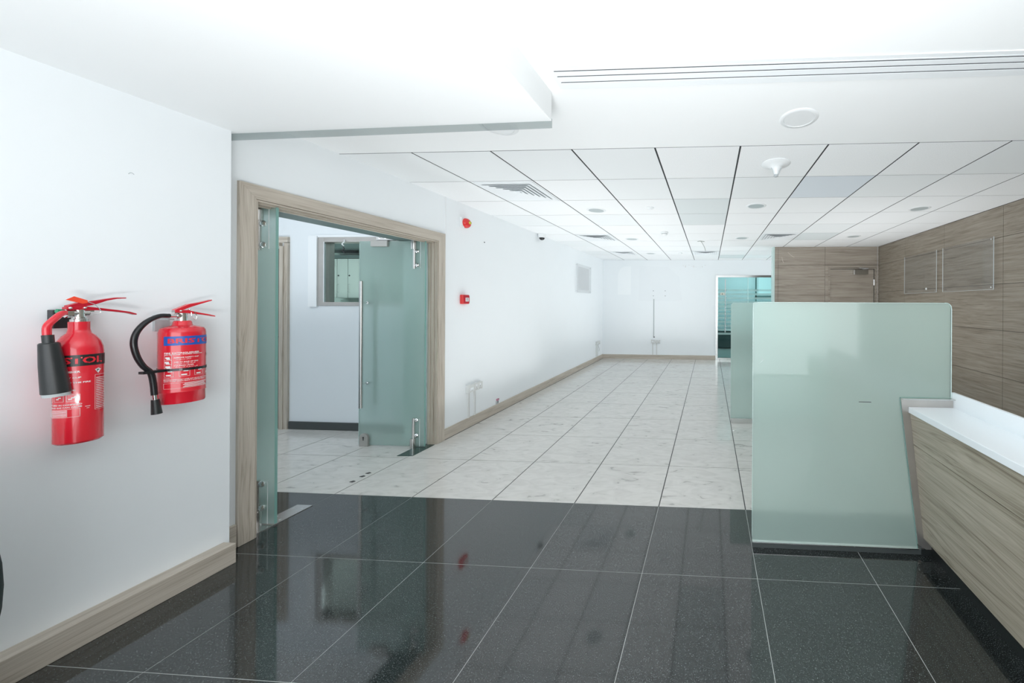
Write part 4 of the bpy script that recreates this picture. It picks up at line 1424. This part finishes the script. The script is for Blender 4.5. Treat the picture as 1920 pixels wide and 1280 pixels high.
ring = [(ex + (R + 0.0018) * math.cos(A0 + (A1 - A0) * i / n), ey + (R + 0.0018) * math.sin(A0 + (A1 - A0) * i / n), zs_) for i in range(n + 1)]
for i in range(n):
    a, c = ring[i], ring[i + 1]
    v = [st.bm.verts.new((a[0], a[1], zs_ - 0.006)), st.bm.verts.new((c[0], c[1], zs_ - 0.006)),
         st.bm.verts.new((c[0], c[1], zs_ + 0.006)), st.bm.verts.new((a[0], a[1], zs_ + 0.006))]
    st.bm.faces.new(v)
st.box(ex + 0.000, ex + 0.026, ey - 0.130, ey - 0.066, zs_ - 0.006, zs_ + 0.006, bev=0.001)
build('hose_strap', st, BLACK_RUB, t)

zl = 0.946
fn = on_cyl(ex, ey, R + 0.0006, 0, zl)
fn2 = on_cyl(ex, ey, R + 0.0012, 0, zl)
build('name_band', patch(B(), fn, -0.092, 0.092, 0.274, 0.317, 40), BLUE, cy3)
V, F = text2d('BRISTOL', 0.023, 0.158, bold=0.03)
build('name_lettering', put_faces(B(), [(u, v + 0.2955) for u, v in V], F, fn2), REDPR, cy3)
b = B()
cyl_print_lines(b, fn2, [('FIRE EXTINGUISHER', -0.090, 0.238, 0.0075, 0.104), ('DRY POWDER - STORED PRESSURE', -0.090, 0.231, 0.004, 0.115),
                         ('REMOVE SAFETY CLIP', -0.060, 0.216, 0.0055, 0.072), ('\u0627\u0644\u0623\u0645\u0627\u0646 \u0645\u0633\u0645\u0627\u0631 \u0627\u0646\u0632\u0639'[::-1], -0.058, 0.208, 0.0055, 0.045),
                         ('AIM AT BASE OF FIRE', -0.060, 0.195, 0.0055, 0.070), ('\u0627\u0644\u0646\u0627\u0631 \u0642\u0627\u0639\u062f\u0629 \u0635\u0648\u0628'[::-1], -0.058, 0.187, 0.0055, 0.058),
                         ('SQUEEZE LEVER', -0.060, 0.178, 0.0055, 0.056), ('\u0627\u0644\u0639\u062a\u0644\u0629 \u0627\u0636\u063a\u0637'[::-1], -0.058, 0.170, 0.0055, 0.066),
                         ('CAUTION', -0.092, 0.119, 0.004, 0.020),
                         ('RECHARGE IMMEDIATELY AFTER ANY USE OR LOSS OF PRESSURE', -0.092, 0.112, 0.0045, 0.150),
                         ('SERVICE AT LEAST ONCE A YEAR BY A COMPETENT PERSON', -0.092, 0.105, 0.0045, 0.130)])
outline(b, fn2, -0.090, -0.066, 0.166, 0.228)
for k, (u0, u1) in enumerate(((-0.086, -0.072), (-0.088, -0.074), (-0.086, -0.070))):
    v = 0.212 - 0.021 * k
    patch(b, fn2, u0, u1, v, v + 0.008, 2)
    patch(b, fn2, u0 + 0.004, u1 + 0.002, v - 0.004, v, 2)
patch(b, fn2, -0.090, -0.066, 0.2045, 0.2055, 3)
patch(b, fn2, -0.090, -0.066, 0.184, 0.185, 3)
for k in range(4):
    u = -0.090 + 0.044 * k
    outline(b, fn2, u, u + 0.030, 0.126, 0.162)
    patch(b, fn2, u + 0.006, u + 0.022, 0.131, 0.137, 2)
    patch(b, fn2, u + 0.012, u + 0.026, 0.149, 0.157, 2)
outline(b, fn2, -0.092, 0.084, 0.070, 0.096, n=24)
for k in range(4):
    patch(b, fn2, -0.035 + 0.004 * (k % 2), 0.048 - 0.005 * (k % 3), 0.0735 + 0.0055 * k, 0.0760 + 0.0055 * k, 10)
build('instruction_print', b, WHITEPR, cy3)
b2 = B()
put_faces(b2, [(0.052, 0.224), (0.060, 0.230), (0.068, 0.224), (0.060, 0.206)], [(0, 1, 2, 3)], fn2)
build('emblem', b2, WHITEPR, cy3)
fn3 = on_cyl(ex, ey, R + 0.0018, 0, zl)
b3 = B()
patch(b3, fn3, 0.057, 0.059, 0.213, 0.223, 1)
patch(b3, fn3, 0.059, 0.063, 0.220, 0.2225, 1)
build('emblem_mark', b3, BLACKPR, cy3)
t = thing('wall_bracket', (XN, 1.52, 1.31), 'silver wall bracket behind the hose extinguisher', 'bracket')
build('plate', B().box(XN, XN + 0.012, 1.500, 1.548, 1.285, 1.362, bev=0.002), GREY_PL, t)
build('hook', B().box(XN + 0.012, XN + 0.060, 1.515, 1.533, 1.338, 1.345), GREY_PL, t)

# --- dark vessel at the left edge of the view
prof = [(0.0, 0.0), (0.115, 0.0), (0.135, 0.02)]
for i in range(0, 13):
    z = 0.06 + i * (0.88 / 12)
    prof.append((0.2 - ((z - 0.50) ** 2) / 2 / 1.0, z))
prof += [(0.085, 0.965), (0.095, 0.985), (0.075, 0.985), (0.07, 0.95), (0.0, 0.95)]
vx, vy = -2.38, 0.817
t = thing('floor_vase', (vx, vy, 0), 'dark green rounded vessel cut by the left edge of the photo', 'vase')
build('body', B().lathe(prof[:-5], (vx, vy, 0.0), 'Z', 48), DKGREEN, t, smooth=60)
build('rim', B().lathe([(0.06, 0.935), (0.112, 0.935), (0.114, 0.955), (0.085, 0.965), (0.06, 0.96)], (vx, vy, 0.0), 'Z', 40), BLACK_PL, t, smooth=40)
